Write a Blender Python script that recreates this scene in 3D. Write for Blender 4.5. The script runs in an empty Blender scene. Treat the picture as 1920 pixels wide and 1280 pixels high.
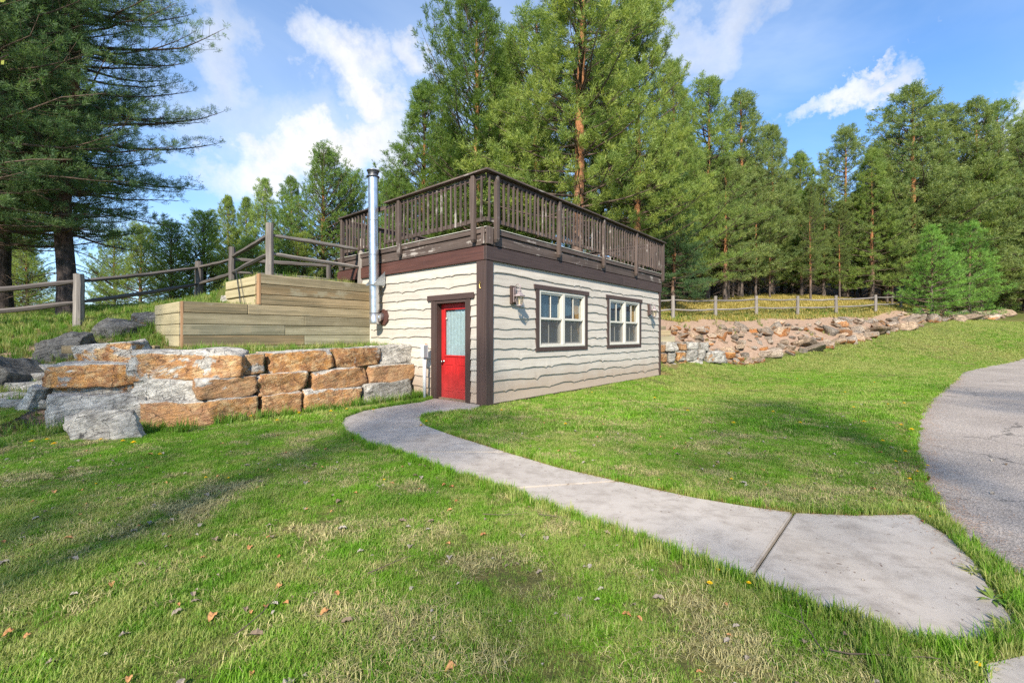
import bpy, bmesh, math, random
import numpy as np
from mathutils import Vector, Matrix, Euler, noise as mnoise

# ------------------------------------------------------------------ camera, world, sun
scene = bpy.context.scene
COL = scene.collection
EYE = 1.42
cam_d = bpy.data.cameras.new('camera'); cam = bpy.data.objects.new('camera', cam_d); COL.objects.link(cam)
cam.location = (0, 0, EYE); cam.rotation_euler = (math.radians(90), 0, 0)
cam_d.sensor_width = 36; cam_d.lens = 15.56; cam_d.shift_y = -11/1920
cam_d.clip_start = .05; cam_d.clip_end = 3000
scene.camera = cam

SUN_EL, SUN_AZ = 37.0, 190.5      # azimuth clockwise from +Y
world = bpy.data.worlds.new('World'); scene.world = world; world.use_nodes = True
scene.view_settings.view_transform = 'Standard'; scene.view_settings.look = 'None'
scene.view_settings.exposure = 1.82; scene.view_settings.gamma = 1
scene.cycles.use_denoising = False
try:
    scene.cycles.denoiser = 'OPENIMAGEDENOISE'; scene.cycles.denoising_prefilter = 'ACCURATE'
    scene.cycles.denoising_input_passes = 'RGB_ALBEDO_NORMAL'
except Exception: pass
scene.cycles.max_bounces = 6; scene.cycles.diffuse_bounces = 3; scene.cycles.glossy_bounces = 3
scene.cycles.transparent_max_bounces = 8; scene.cycles.transmission_bounces = 4
scene.cycles.caustics_reflective = False; scene.cycles.caustics_refractive = False

class NT:
    """small node-tree helper"""
    def __init__(s, tree): s.t = tree; s.n = tree.nodes; s.l = tree.links
    def node(s, typ, ins=None, **kw):
        nd = s.n.new(typ)
        for k, v in kw.items(): setattr(nd, k, v)
        if ins:
            for k, v in ins.items():
                sock = nd.inputs[k]
                if isinstance(v, bpy.types.NodeSocket): s.l.new(v, sock)
                else: sock.default_value = v
        return nd
    def math(s, op, a, b=0.0, c=None, clamp=False):
        nd = s.node('ShaderNodeMath', {0: a, 1: b}, operation=op, use_clamp=clamp)
        if c is not None:
            if isinstance(c, bpy.types.NodeSocket): s.l.new(c, nd.inputs[2])
            else: nd.inputs[2].default_value = c
        return nd.outputs[0]
    def vmath(s, op, a, b=(0, 0, 0)):
        nd = s.node('ShaderNodeVectorMath', {0: a, 1: b}, operation=op)
        return nd.outputs['Value'] if op in ('DOT_PRODUCT', 'LENGTH', 'DISTANCE') else nd.outputs[0]
    def noise(s, vec, scale=5, detail=4, rough=.55, dist=0, col=False):
        nd = s.node('ShaderNodeTexNoise', {'Vector': vec, 'Scale': scale, 'Detail': detail, 'Roughness': rough, 'Distortion': dist})
        return nd.outputs['Color' if col else 'Fac']
    def ramp(s, fac, stops, interp='LINEAR'):
        nd = s.node('ShaderNodeValToRGB', {0: fac}); cr = nd.color_ramp; cr.interpolation = interp
        while len(cr.elements) < len(stops): cr.elements.new(.5)
        for e, (p, c) in zip(cr.elements, stops):
            e.position = p; e.color = (c, c, c, 1) if isinstance(c, (int, float)) else (*c[:3], 1)
        return nd.outputs['Color']
    def mix(s, fac, a, b, blend='MIX'):
        nd = s.node('ShaderNodeMix', data_type='RGBA', blend_type=blend)
        for sock, v in ((nd.inputs[0], fac), (nd.inputs[6], a), (nd.inputs[7], b)):
            if isinstance(v, bpy.types.NodeSocket): s.l.new(v, sock)
            elif isinstance(v, (int, float)): sock.default_value = v if sock.type == 'VALUE' else (v, v, v, 1)
            else: sock.default_value = (*v[:3], 1)
        return nd.outputs[2]
    def mapping(s, vec, scale=(1, 1, 1), loc=(0, 0, 0), rot=(0, 0, 0)):
        return s.node('ShaderNodeMapping', {'Vector': vec, 'Scale': scale, 'Location': loc, 'Rotation': rot}).outputs[0]
    def bump(s, h, strength=.5, dist=.01, normal=None):
        ins = {'Height': h, 'Strength': strength, 'Distance': dist}
        if normal is not None: ins['Normal'] = normal
        return s.node('ShaderNodeBump', ins).outputs[0]

def px_dir(px, py):
    return Vector(((px-960)/830, 1, (629-py)/830)).normalized()

def build_world():
    w = NT(world.node_tree); w.n.clear()
    sky = w.node('ShaderNodeTexSky', sky_type='NISHITA', sun_disc=False)
    sky.sun_elevation = math.radians(SUN_EL); sky.sun_rotation = math.radians(SUN_AZ)
    sky.altitude = 1300; sky.air_density = 1.0; sky.dust_density = .45; sky.ozone_density = 1.3
    d = w.node('ShaderNodeTexCoord').outputs['Generated']
    sep = w.node('ShaderNodeSeparateXYZ', {0: d})
    zc = w.math('ADD', w.math('MAXIMUM', sep.outputs[2], 0.0), .16)
    plane = w.node('ShaderNodeCombineXYZ', {0: w.math('DIVIDE', sep.outputs[0], zc), 1: w.math('DIVIDE', sep.outputs[1], zc)}).outputs[0]
    # thin cirrus veil, streaked
    m1 = w.mapping(plane, (.55, 1.0, 1), rot=(0, 0, .9))
    wisp = w.noise(m1, 1.1, 7, .58, .5)
    wisp = w.ramp(wisp, [(.36, 0), (.54, .5), (.78, .9)])
    m2 = w.mapping(plane, (.8, .8, 1), loc=(3, 1, 0))
    big = w.ramp(w.noise(m2, .7, 4, .5), [(.36, .15), (.6, 1)])
    veil = w.math('MULTIPLY', wisp, big)
    # paler towards the horizon
    hor = w.ramp(sep.outputs[2], [(0, .65), (.12, .42), (.45, .0)])
    veil = w.math('ADD', veil, hor, clamp=True)
    warp = w.vmath('MULTIPLY', w.vmath('SUBTRACT', w.noise(d, 6.5, 8, .62, col=True), (.5, .5, .5)), (.30, .30, .30))
    dw = w.vmath('ADD', d, warp)
    fray = w.noise(d, 14, 8, .65)
    def cloud(px, py, ax, ay, bx, by, dens):
        """a cumulus bank or streak centred on a direction; (ax,ay),(bx,by) are its half axes"""
        c = px_dir(px, py)
        A = px_dir(px+ax, py+ay) - c; B = px_dir(px+bx, py+by) - c
        A = A / A.length_squared; B = B / B.length_squared
        r = w.vmath('SUBTRACT', dw, tuple(c))
        p = w.vmath('DOT_PRODUCT', r, tuple(A)); q = w.vmath('DOT_PRODUCT', r, tuple(B))
        rr = w.math('ADD', w.math('MULTIPLY', p, p), w.math('MULTIPLY', q, q))
        facing = w.math('GREATER_THAN', w.vmath('DOT_PRODUCT', d, tuple(c)), .3)
        f = w.math('SUBTRACT', 1.30, w.math('ADD', rr, w.math('MULTIPLY', fray, .85)))
        f = w.math('MULTIPLY', w.math('MULTIPLY', f, facing), dens, clamp=True)
        return f
    cl = [cloud(665, 130, 120, 25, -20, 85, 1.0), cloud(590, 290, 230, -25, 20, 70, 1.3),
          cloud(700, 200, 70, 0, 0, 70, 1.2), cloud(790, 120, 60, 0, 0, 50, .8), cloud(430, 120, 110, 90, -60, 40, .55),
          cloud(1600, 165, 145, -62, 14, 26, .95), cloud(1650, 100, 60, -25, 8, 18, .9),
          cloud(1900, 250, 120, -40, 20, 90, .9), cloud(1330, 40, 260, -60, 20, 60, .5), cloud(560, 250, 260, 30, 0, 80, .35),
          cloud(-300, 250, 300, 40, 0, 150, 1.2), cloud(2500, 200, 300, 40, 0, 150, 1.2)]
    tot = cl[0]
    for c in cl[1:]: tot = w.math('MAXIMUM', tot, c)
    shade = w.ramp(w.noise(dw, 7, 5, .6), [(.35, .82), (.62, 1.0)])
    cloudcol = w.mix(1.0, (4.2, 4.2, 4.25), shade, 'MULTIPLY')
    skyc = w.mix(1.0, sky.outputs[0], (.47, .80, 1.06), 'MULTIPLY')
    veilcol = (3.6, 4.1, 4.6)
    col = w.mix(w.math('MULTIPLY', veil, .68), skyc, veilcol)
    col = w.mix(tot, col, cloudcol)
    bg = w.node('ShaderNodeBackground', {'Color': col, 'Strength': .078})
    out = w.node('ShaderNodeOutputWorld', {'Surface': bg.outputs[0]})
build_world()

sun_d = bpy.data.lights.new('sun', 'SUN'); sun = bpy.data.objects.new('sun', sun_d); COL.objects.link(sun)
sun_d.energy = 2.45; sun_d.angle = math.radians(1.6); sun_d.color = (1, .91, .77)
az = math.radians(SUN_AZ); el = math.radians(SUN_EL)
to_sun = Vector((math.sin(az)*math.cos(el), math.cos(az)*math.cos(el), math.sin(el)))
sun.rotation_euler = to_sun.to_track_quat('Z', 'Y').to_euler()
sun.location = (-4, -14, 14)

# ------------------------------------------------------------------ object helpers
def tag(o, label=None, cat=None, group=None, kind=None):
    if label: o['label'] = label
    if cat: o['category'] = cat
    if group: o['group'] = group
    if kind: o['kind'] = kind
    return o
def empty(name, loc=(0, 0, 0), rz=0):
    o = bpy.data.objects.new(name, None); COL.objects.link(o); o.location = loc; o.rotation_euler = (0, 0, rz)
    o.empty_display_size = .2
    return o
def link_mesh(name, me, parent=None, mat=None, smooth=False):
    o = bpy.data.objects.new(name, me); COL.objects.link(o)
    if mat is not None and not me.materials: me.materials.append(mat)
    if parent is not None: o.parent = parent
    if smooth: me.shade_smooth()
    return o
class MB:
    def __init__(s): s.v = []; s.f = []
    def add(s, vs, fs):
        n = len(s.v); s.v += [tuple(p) for p in vs]; s.f += [tuple(i+n for i in f) for f in fs]; return s
    def box(s, x0, x1, y0, y1, z0, z1, ch=0.0):
        if x0 > x1: x0, x1 = x1, x0
        if y0 > y1: y0, y1 = y1, y0
        if z0 > z1: z0, z1 = z1, z0
        if ch <= 0:
            return s.add([(x0,y0,z0),(x1,y0,z0),(x1,y1,z0),(x0,y1,z0),(x0,y0,z1),(x1,y0,z1),(x1,y1,z1),(x0,y1,z1)],
              [(0,3,2,1),(4,5,6,7),(0,1,5,4),(1,2,6,5),(2,3,7,6),(3,0,4,7)])
        c = min(ch, (x1-x0)*.45, (y1-y0)*.45, (z1-z0)*.45)
        bm = bmesh.new(); bmesh.ops.create_cube(bm, size=1)
        for v in bm.verts:
            v.co = Vector(((x0+x1)/2+v.co.x*(x1-x0), (y0+y1)/2+v.co.y*(y1-y0), (z0+z1)/2+v.co.z*(z1-z0)))
        bmesh.ops.bevel(bm, geom=list(bm.edges), offset=c, segments=1, affect='EDGES')
        bm.verts.index_update()
        s.add([v.co[:] for v in bm.verts], [[v.index for v in f.verts] for f in bm.faces]); bm.free(); return s
    def tube(s, pts, rads, n=8, cap=True, flat=1.0, up=(0, 0, 1), twist=0.0):
        pts = [Vector(p) for p in pts]; rings = []
        for i, p in enumerate(pts):
            d = (pts[min(i+1, len(pts)-1)] - pts[max(i-1, 0)])
            d = d.normalized() if d.length > 1e-9 else Vector((0, 0, 1))
            u = Vector(up)
            if abs(d.dot(u)) > .95: u = Vector((1, 0, 0))
            a = d.cross(u).normalized(); b = a.cross(d).normalized(); r = rads[i] if hasattr(rads, '__len__') else rads
            rings.append([p + a*math.cos(t)*r + b*math.sin(t)*r*flat for t in [twist+2*math.pi*k/n for k in range(n)]])
        vs = [q for r in rings for q in r]; fs = []
        for i in range(len(pts)-1):
            for k in range(n):
                k2 = (k+1) % n; fs.append((i*n+k, i*n+k2, (i+1)*n+k2, (i+1)*n+k))
        if cap: fs.append(tuple(range(n-1, -1, -1))); fs.append(tuple((len(pts)-1)*n+k for k in range(n)))
        return s.add(vs, fs)
    def lathe(s, prof, n=20, centre=(0, 0, 0)):
        cx, cy, cz = centre
        vs = [(cx+r*math.cos(2*math.pi*k/n), cy+r*math.sin(2*math.pi*k/n), cz+z) for r, z in prof for k in range(n)]
        fs = [(i*n+k, i*n+(k+1) % n, (i+1)*n+(k+1) % n, (i+1)*n+k) for i in range(len(prof)-1) for k in range(n)]
        return s.add(vs, fs)
    def mesh(s, name):
        me = bpy.data.meshes.new(name); me.from_pydata(s.v, [], s.f); me.update(); return me
    def build(s, name, mat, parent=None, smooth=False):
        return link_mesh(name, s.mesh(name), parent, mat, smooth)
def np_mesh(name, V, F, mat=None, smooth=False):
    """V (n,3), F (m,k) constant polygon size"""
    me = bpy.data.meshes.new(name); V = np.asarray(V, np.float32); F = np.asarray(F, np.int32); m, k = F.shape
    me.vertices.add(len(V)); me.vertices.foreach_set('co', V.ravel())
    me.loops.add(m*k); me.loops.foreach_set('vertex_index', F.ravel())
    me.polygons.add(m); me.polygons.foreach_set('loop_start', np.arange(0, m*k, k, dtype=np.int32))
    if smooth: me.polygons.foreach_set('use_smooth', np.ones(m, bool))
    me.update(calc_edges=True)
    if mat: me.materials.append(mat)
    return me
def dup_tree(o, loc=None, rz=None, scale=None, label=None, color=None):
    r = o.copy(); COL.objects.link(r)
    if loc is not None: r.location = loc
    if rz is not None: r.rotation_euler = (0, 0, rz)
    if scale is not None: r.scale = scale
    if label: r['label'] = label
    for ch in o.children:
        c = ch.copy(); COL.objects.link(c); c.parent = r
        if color is not None and ch.name.startswith('crown'): c.color = color
    return r

# ------------------------------------------------------------------ materials
M = {}
def mat(name):
    m = bpy.data.materials.new(name); m.use_nodes = True; t = NT(m.node_tree); t.n.clear(); M[name] = m
    return m, t
def finish(t, col, rough=.7, bump=None, metallic=0, spec=.4, **extra):
    ins = {'Base Color': col, 'Roughness': rough, 'Metallic': metallic, 'Specular IOR Level': spec}
    if bump is not None: ins['Normal'] = bump
    for k, v in extra.items(): ins[k] = v
    for k, v in list(ins.items()):
        if k == 'Base Color' and not isinstance(v, bpy.types.NodeSocket): ins[k] = (*v[:3], 1)
    b = t.node('ShaderNodeBsdfPrincipled', ins)
    t.node('ShaderNodeOutputMaterial', {'Surface': b.outputs[0]})
    return b
def wood(name, c0, c1, axis, wear=None, wear_amt=.0, rough=.75, grain=1.0, tint=.14, bump=.35, base_dirt=None, dirt_z=.35, alt=None):
    """painted, stained or raw timber with grain along a local axis"""
    m, t = mat(name)
    co = t.node('ShaderNodeTexCoord').outputs['Object']; oi = t.node('ShaderNodeObjectInfo')
    rnd = oi.outputs['Random']
    off = t.node('ShaderNodeCombineXYZ', {0: t.math('MULTIPLY', rnd, 37), 1: t.math('MULTIPLY', rnd, 91), 2: t.math('MULTIPLY', rnd, 53)}).outputs[0]
    co2 = t.vmath('ADD', co, off)
    s = [28*grain]*3; s['xyz'.index(axis)] = 1.1*grain
    g = t.noise(t.mapping(co2, tuple(s)), 1, 6, .62, .3)
    fine = t.noise(t.mapping(co2, tuple(x*3.2 for x in s)), 1, 3, .6)
    blot = t.noise(co2, 1.7, 5, .6)
    col = t.mix(t.ramp(g, [(.3, 0), (.7, 1)]), c0, c1)
    col = t.mix(.5, col, t.mix(1, col, t.ramp(blot, [(.3, 1-tint*1.6), (.7, 1+tint*.6)]), 'MULTIPLY'))
    v = t.math('ADD', 1-tint, t.math('MULTIPLY', rnd, 2*tint))
    col = t.mix(1, col, v, 'MULTIPLY')
    if alt is not None:
        col = t.mix(t.math('FRACT', t.math('MULTIPLY', rnd, 7.3)), col, t.mix(1, col, alt, 'MULTIPLY'))
        col = t.mix(t.ramp(t.noise(t.mapping(co2, tuple(x*.35 for x in s)), 1, 6, .7), [(.50, 0), (.60, .75)]), col, (.115, .10, .06))
    if wear is not None:
        wm = t.math('MULTIPLY', t.noise(t.mapping(co2, tuple(x*.5 for x in s)), 1, 7, .7), t.noise(co2, 2.3, 5, .65))
        wf = t.ramp(wm, [(.40-wear_amt*.2, 0), (.44-wear_amt*.18, 1)])
        col = t.mix(wf, col, wear)
    if base_dirt is not None:
        z = t.node('ShaderNodeSeparateXYZ', {0: co}).outputs[2]
        dd = t.math('ADD', z, t.math('MULTIPLY', t.noise(co, 2.2, 5), -.5))
        df = t.ramp(dd, [(0, .75), (dirt_z, 0)])
        col = t.mix(df, col, base_dirt)
    kn = t.ramp(g, [(.25, 0), (.36, 1)])
    sp_ = t.ramp(t.math('MULTIPLY', t.noise(co2, 21, 3, .8), t.noise(co2, 3.1, 3, .5)), [(.40, 0), (.44, .7)])
    col = t.mix(sp_, col, t.mix(1, col, .42, 'MULTIPLY'))
    h = t.math('ADD', t.math('MULTIPLY', kn, .6), t.math('MULTIPLY', fine, .4))
    finish(t, col, rough, t.bump(h, bump, .006))
    return m
for ax in 'xyz':
    wood('white_wood_'+ax, (.41, .365, .31), (.54, .49, .42), ax, wear=(.40, .33, .25), wear_amt=-.12, tint=.07, bump=.4, base_dirt=(.36, .26, .185), dirt_z=.5)
    wood('brown_wood_'+ax, (.046, .028, .024), (.082, .052, .044), ax, wear=(.28, .22, .19), wear_amt=-.2, tint=.13, rough=.6)
    wood('deck_wood_'+ax, (.055, .038, .031), (.138, .102, .086), ax, wear=(.34, .30, .27), wear_amt=.40, tint=.24, rough=.8)
    wood('red_brown_wood_'+ax, (.060, .026, .021), (.115, .048, .036), ax, wear=(.24, .11, .08), wear_amt=.05, tint=.12, rough=.6)
    wood('treated_timber_'+ax, (.155, .145, .088), (.37, .338, .235), ax, wear=(.27, .235, .155), wear_amt=.5, tint=.26, alt=(1.05, .82, .66), rough=.85, grain=.6, bump=.8)
    wood('pale_timber_'+ax, (.36, .30, .165), (.50, .42, .255), ax, wear=(.34, .25, .12), wear_amt=.0, tint=.1, rough=.85, grain=.6, bump=.6)
    wood('dark_fence_wood_'+ax, (.06, .052, .048), (.17, .145, .13), ax, wear=(.04, .03, .03), wear_amt=.1, tint=.16, rough=.9, grain=.8, bump=.8)  # shaded copy of the grey fence wood, shade put into its colour
    wood('grey_fence_wood_'+ax, (.13, .115, .105), (.31, .275, .24), ax, wear=(.07, .055, .05), wear_amt=.1, tint=.16, rough=.9, grain=.8, bump=.8)
def plain(name, col, rough=.6, metallic=0, noise_amt=.12, scale=6, bump=0, **k):
    m, t = mat(name); co = t.node('ShaderNodeTexCoord').outputs['Object']
    n = t.noise(co, scale, 5, .6)
    c = t.mix(1, col, t.ramp(n, [(.3, 1-noise_amt), (.7, 1+noise_amt*.5)]), 'MULTIPLY')
    r = t.math('ADD', rough-.06, t.math('MULTIPLY', n, .12))
    finish(t, c, r, t.bump(n, bump, .01) if bump else None, metallic, **k)
    return m
plain('pipe_steel', (.64, .65, .67), .33, .9, .16, 9)
plain('dark_steel', (.20, .20, .21), .45, .9, .2, 20)
plain('galvanised', (.50, .53, .55), .5, .85, .35, 45)
plain('seam_grey', (.16, .16, .17), .6, .5)
plain('vinyl_white', (.60, .565, .49), .45, 0, .06)
plain('flashing_white', (.62, .58, .52), .6)
plain('lamp_bronze', (.22, .17, .165), .5, .5, .3, 30)
plain('lamp_scroll', (.36, .30, .30), .5, .4, .2, 30)
plain('steel_knob', (.45, .43, .40), .3, 1)
plain('conduit_grey', (.48, .50, .51), .5, 0, .08)
plain('conduit_box', (.30, .32, .33), .55, 0, .08)
plain('orange_tag', (.75, .20, .02), .5)
plain('cream_pipe', (.62, .62, .56), .5)
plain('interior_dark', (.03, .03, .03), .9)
plain('curtain_blue', (.03, .055, .085), .9, 0, .3, 3)
plain('curtain_grey', (.17, .17, .165), .9, 0, .2, 3)
plain('curtain_lit_fold', (.42, .24, .09), .9, 0, .2, 5)
plain('curtain_lace', (.40, .50, .52), .9, 0, .2, 14)
plain('dirt_brown', (.24, .16, .11), .95, 0, .3, 8, bump=.5)
plain('brass', (.55, .38, .12), .4, 1)
wood('split_post', (.26, .13, .06), (.46, .28, .15), 'z', wear=(.10, .05, .03), wear_amt=.2, tint=.1, grain=.6, bump=1.0)
plain('dark_rod', (.04, .045, .05), .6, .5)
def red_paint():
    m, t = mat('red_paint'); co = t.node('ShaderNodeTexCoord').outputs['Object']
    n = t.noise(t.mapping(co, (14, 14, 2.2)), 1, 5, .6); n2 = t.noise(co, 3, 4)
    z = t.node('ShaderNodeSeparateXYZ', {0: co}).outputs[2]
    c = t.mix(t.ramp(n, [(.3, 0), (.7, 1)]), (.36, .012, .013), (.58, .022, .022))
    c = t.mix(t.ramp(t.math('ADD', z, t.math('MULTIPLY', n2, -.4)), [(0, .5), (.45, 0)]), c, (.34, .06, .055))
    c = t.mix(t.ramp(n2, [(.42, 0), (.70, .6)]), c, (.27, .012, .012))
    sc = t.ramp(t.noise(t.mapping(co, (30, 30, 6)), 1, 6, .75), [(.62, 0), (.70, .5)]); c = t.mix(sc, c, (.50, .16, .13))
    finish(t, c, .5, t.bump(n, .15, .004))
red_paint()
def glass(name, tint, refl=.5):
    m, t = mat(name)
    fc = t.node('ShaderNodeLayerWeight', {'Blend': .5}).outputs['Facing']
    f = t.math('MULTIPLY_ADD', t.math('POWER', fc, 5.0), .55, .04, clamp=True)
    tr = t.node('ShaderNodeBsdfTransparent', {'Color': (*tint, 1)}); gl = t.node('ShaderNodeBsdfGlossy', {'Color': (1, 1, 1, 1), 'Roughness': .02})
    mx = t.node('ShaderNodeMixShader', {0: f, 1: tr.outputs[0], 2: gl.outputs[0]})
    t.node('ShaderNodeOutputMaterial', {'Surface': mx.outputs[0]})
glass('window_glass', (.90, .92, .92)); glass('lamp_glass', (.92, .88, .78))
def screen_mat():
    m, t = mat('insect_screen')
    tr = t.node('ShaderNodeBsdfTransparent', {'Color': (1, 1, 1, 1)}); df = t.node('ShaderNodeBsdfDiffuse', {'Color': (.13, .13, .13, 1)})
    mx = t.node('ShaderNodeMixShader', {0: .45, 1: tr.outputs[0], 2: df.outputs[0]})
    t.node('ShaderNodeOutputMaterial', {'Surface': mx.outputs[0]})
screen_mat()
def rock_mat():
    """grey schist with rusty orange faces; object colour: r = share of rust, g = brightness"""
    m, t = mat('rock'); tc = t.node('ShaderNodeTexCoord'); co = tc.outputs['Object']; oi = t.node('ShaderNodeObjectInfo')
    rnd = oi.outputs['Random']; ocs = t.node('ShaderNodeSeparateColor', {0: oi.outputs['Color']})
    off = t.node('ShaderNodeCombineXYZ', {0: t.math('MULTIPLY', rnd, 31), 1: t.math('MULTIPLY', rnd, 77), 2: t.math('MULTIPLY', rnd, 13)}).outputs[0]
    c2 = t.vmath('ADD', co, off)
    rot = t.mapping(c2, (1, 1, 1), rot=(.3, .25, 0))
    n1 = t.noise(c2, 2.0, 9, .66, .6); n2 = t.noise(c2, 7, 9, .72); n3 = t.noise(t.mapping(rot, (2.2, 2.2, 11)), 1.5, 8, .68, .8); n4 = t.noise(c2, 46, 5, .75); n5 = t.noise(c2, 3.6, 7, .7, 1.2)
    vd = t.node('ShaderNodeTexVoronoi', {'Vector': t.vmath('ADD', rot, t.vmath('MULTIPLY', t.noise(c2, 4, 5, .6, col=True), (.35, .35, .35))), 'Scale': 3.4}, feature='DISTANCE_TO_EDGE').outputs['Distance']
    crack = t.ramp(vd, [(0, 1), (.02, 0)]); crack = t.math('MULTIPLY', crack, t.ramp(n5, [(.45, 0), (.6, 1)]))
    grey = t.mix(t.ramp(n2, [(.32, 0), (.66, 1)]), (.22, .20, .175), (.66, .62, .55))
    grey = t.mix(t.ramp(n3, [(.5, 0), (.62, .65)]), grey, (.12, .108, .098))
    rust = t.mix(t.ramp(n5, [(.38, 0), (.60, 1)]), (.62, .29, .075), (.33, .145, .065))
    rust = t.mix(t.ramp(n2, [(.47, 0), (.60, .95)]), rust, (.72, .49, .25))
    rust = t.mix(t.ramp(n3, [(.52, 0), (.66, .8)]), rust, (.36, .22, .13))
    rust = t.mix(t.ramp(n4, [(.48, 0), (.72, .6)]), rust, (.12, .062, .04))
    rust = t.mix(t.math('MULTIPLY', t.math('FRACT', t.math('MULTIPLY', rnd, 5.7)), .65), rust, t.mix(n2, (.40, .27, .17), (.30, .155, .08)))
    nz = t.node('ShaderNodeSeparateXYZ', {0: t.node('ShaderNodeNewGeometry').outputs['Normal']}).outputs[2]
    f = t.math('ADD', n1, t.math('MULTIPLY', t.math('SUBTRACT', ocs.outputs[0], .5), .55))
    f = t.math('SUBTRACT', f, t.math('MULTIPLY', t.math('MAXIMUM', nz, 0), .40))
    f = t.ramp(f, [(.475, 0), (.52, 1)])
    col = t.mix(f, grey, rust)
    col = t.mix(t.math('MULTIPLY', crack, .5), col, (.07, .05, .04))
    col = t.mix(1, col, t.math('MULTIPLY_ADD', ocs.outputs[1], 1.15, .42), 'MULTIPLY')
    col = t.mix(ocs.outputs[2], col, t.mix(1, col, (1.22, .93, .70), 'MULTIPLY'))
    h = t.math('ADD', t.math('MULTIPLY', n2, .45), t.math('MULTIPLY', n3, .9))
    h = t.math('ADD', h, t.math('MULTIPLY', n5, .5)); h = t.math('SUBTRACT', h, t.math('MULTIPLY', crack, .5))
    h2 = t.math('ADD', h, t.math('MULTIPLY', n4, .16))
    finish(t, col, .88, t.bump(h2, 1.0, .085), spec=.25)
rock_mat()
def bark():
    m, t = mat('pine_bark'); tc = t.node('ShaderNodeTexCoord'); co = tc.outputs['Object']
    z = t.node('ShaderNodeSeparateXYZ', {0: co}).outputs[2]
    pl = t.noise(t.mapping(co, (9, 9, 2.2)), 1.3, 7, .7, .5); fine = t.noise(co, 30, 4, .7)
    low = t.mix(t.ramp(pl, [(.35, 0), (.65, 1)]), (.045, .036, .032), (.20, .155, .13))
    up = t.mix(t.ramp(pl, [(.35, 0), (.65, 1)]), (.22, .085, .035), (.44, .21, .095))
    zf = t.ramp(t.math('MULTIPLY_ADD', t.noise(co, .8, 3), 2.5, z), [(0, 0), (1, 1)])
    zf = t.math('DIVIDE', t.math('SUBTRACT', t.math('MULTIPLY_ADD', t.noise(co, .8, 3), 3, z), 3.2), 4.5, clamp=True)
    # limbs are greyer-brown than the stem
    col = t.mix(zf, low, up)
    oc = t.node('ShaderNodeObjectInfo').outputs['Color']
    col = t.mix(1, col, oc, 'MULTIPLY')
    finish(t, col, .9, t.bump(t.math('ADD', pl, t.math('MULTIPLY', fine, .3)), 1, .04), spec=.2)
bark()
plain('twig_bark', (.135, .10, .078), .95, 0, .4, 3, spec=.1)
def needles():
    m, t = mat('pine_needles'); oi = t.node('ShaderNodeObjectInfo')
    co = t.node('ShaderNodeTexCoord').outputs['Object']
    n = t.noise(co, .9, 4, .6); n2 = t.noise(co, 6, 3, .6)
    c = t.mix(t.ramp(n, [(.32, 0), (.68, 1)]), (.70, .80, .80), (1.25, 1.15, .95))
    c = t.mix(t.ramp(n2, [(.35, 0), (.7, 1)]), t.mix(1, c, (.72, .76, .8), 'MULTIPLY'), t.mix(1, c, (1.30, 1.22, 1.1), 'MULTIPLY'))
    c = t.mix(1, c, oi.outputs['Color'], 'MULTIPLY')
    br = t.ramp(t.noise(co, 2.1, 5, .7), [(.66, 0), (.74, 1)])
    c = t.mix(t.math('MULTIPLY', br, .45), c, (.17, .12, .055))
    d = t.node('ShaderNodeBsdfPrincipled', {'Base Color': c, 'Roughness': .55, 'Specular IOR Level': .3})
    tl = t.node('ShaderNodeBsdfTranslucent', {'Color': t.mix(1, c, (1.25, 1.3, .7), 'MULTIPLY')})
    mx = t.node('ShaderNodeMixShader', {0: .42, 1: d.outputs[0], 2: tl.outputs[0]})
    t.node('ShaderNodeOutputMaterial', {'Surface': mx.outputs[0]})
needles()
def thatch_mat():
    m, t = mat('straw'); r = t.node('ShaderNodeObjectInfo').outputs['Random']; pos = t.node('ShaderNodeNewGeometry').outputs['Position']
    c = t.mix(t.noise(pos, 30, 3), (.30, .25, .10), (.56, .50, .24)); finish(t, t.mix(1, c, t.math('MULTIPLY_ADD', r, .5, .7), 'MULTIPLY'), .7, spec=.2)
thatch_mat()
def grass_mat(name, g0, g1, dry, dryness):
    m, t = mat(name); pos = t.node('ShaderNodeNewGeometry').outputs['Position']
    rnd = t.node('ShaderNodeObjectInfo').outputs['Random']
    n = t.noise(pos, .55, 4, .6); n2 = t.noise(pos, 3.2, 4, .65); n3 = t.noise(pos, .23, 3, .5)
    c = t.mix(t.ramp(n, [(.35, 0), (.65, 1)]), g0, g1)
    c = t.mix(1, c, t.math('MULTIPLY_ADD', rnd, .6, .7), 'MULTIPLY')
    dr = t.math('ADD', t.math('ADD', t.math('MULTIPLY', n2, .8), t.math('MULTIPLY', rnd, .3)), t.math('MULTIPLY', n3, .5))
    dr = t.math('ADD', dr, t.math('MULTIPLY', t.node('ShaderNodeSeparateXYZ', {0: pos}).outputs[1], .007))
    dr = t.math('ADD', dr, t.math('MULTIPLY', t.math('SUBTRACT', 4.2, t.node('ShaderNodeSeparateXYZ', {0: pos}).outputs[1], clamp=True), .075))
    dr = t.ramp(dr, [(.86-dryness, 0), (1.02-dryness, 1)])
    c = t.mix(t.math('MULTIPLY', dr, .8), c, dry)
    d = t.node('ShaderNodeBsdfPrincipled', {'Base Color': c, 'Roughness': .5, 'Specular IOR Level': .25})
    tl = t.node('ShaderNodeBsdfTranslucent', {'Color': t.mix(1, c, (1.2, 1.35, .6), 'MULTIPLY')})
    mx = t.node('ShaderNodeMixShader', {0: .38, 1: d.outputs[0], 2: tl.outputs[0]})
    t.node('ShaderNodeOutputMaterial', {'Surface': mx.outputs[0]})
grass_mat('grass_blade', (.135, .300, .020), (.225, .420, .030), (.42, .40, .15), .05)
grass_mat('wild_grass_blade', (.11, .23, .025), (.18, .32, .04), (.40, .36, .15), .02)
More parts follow.
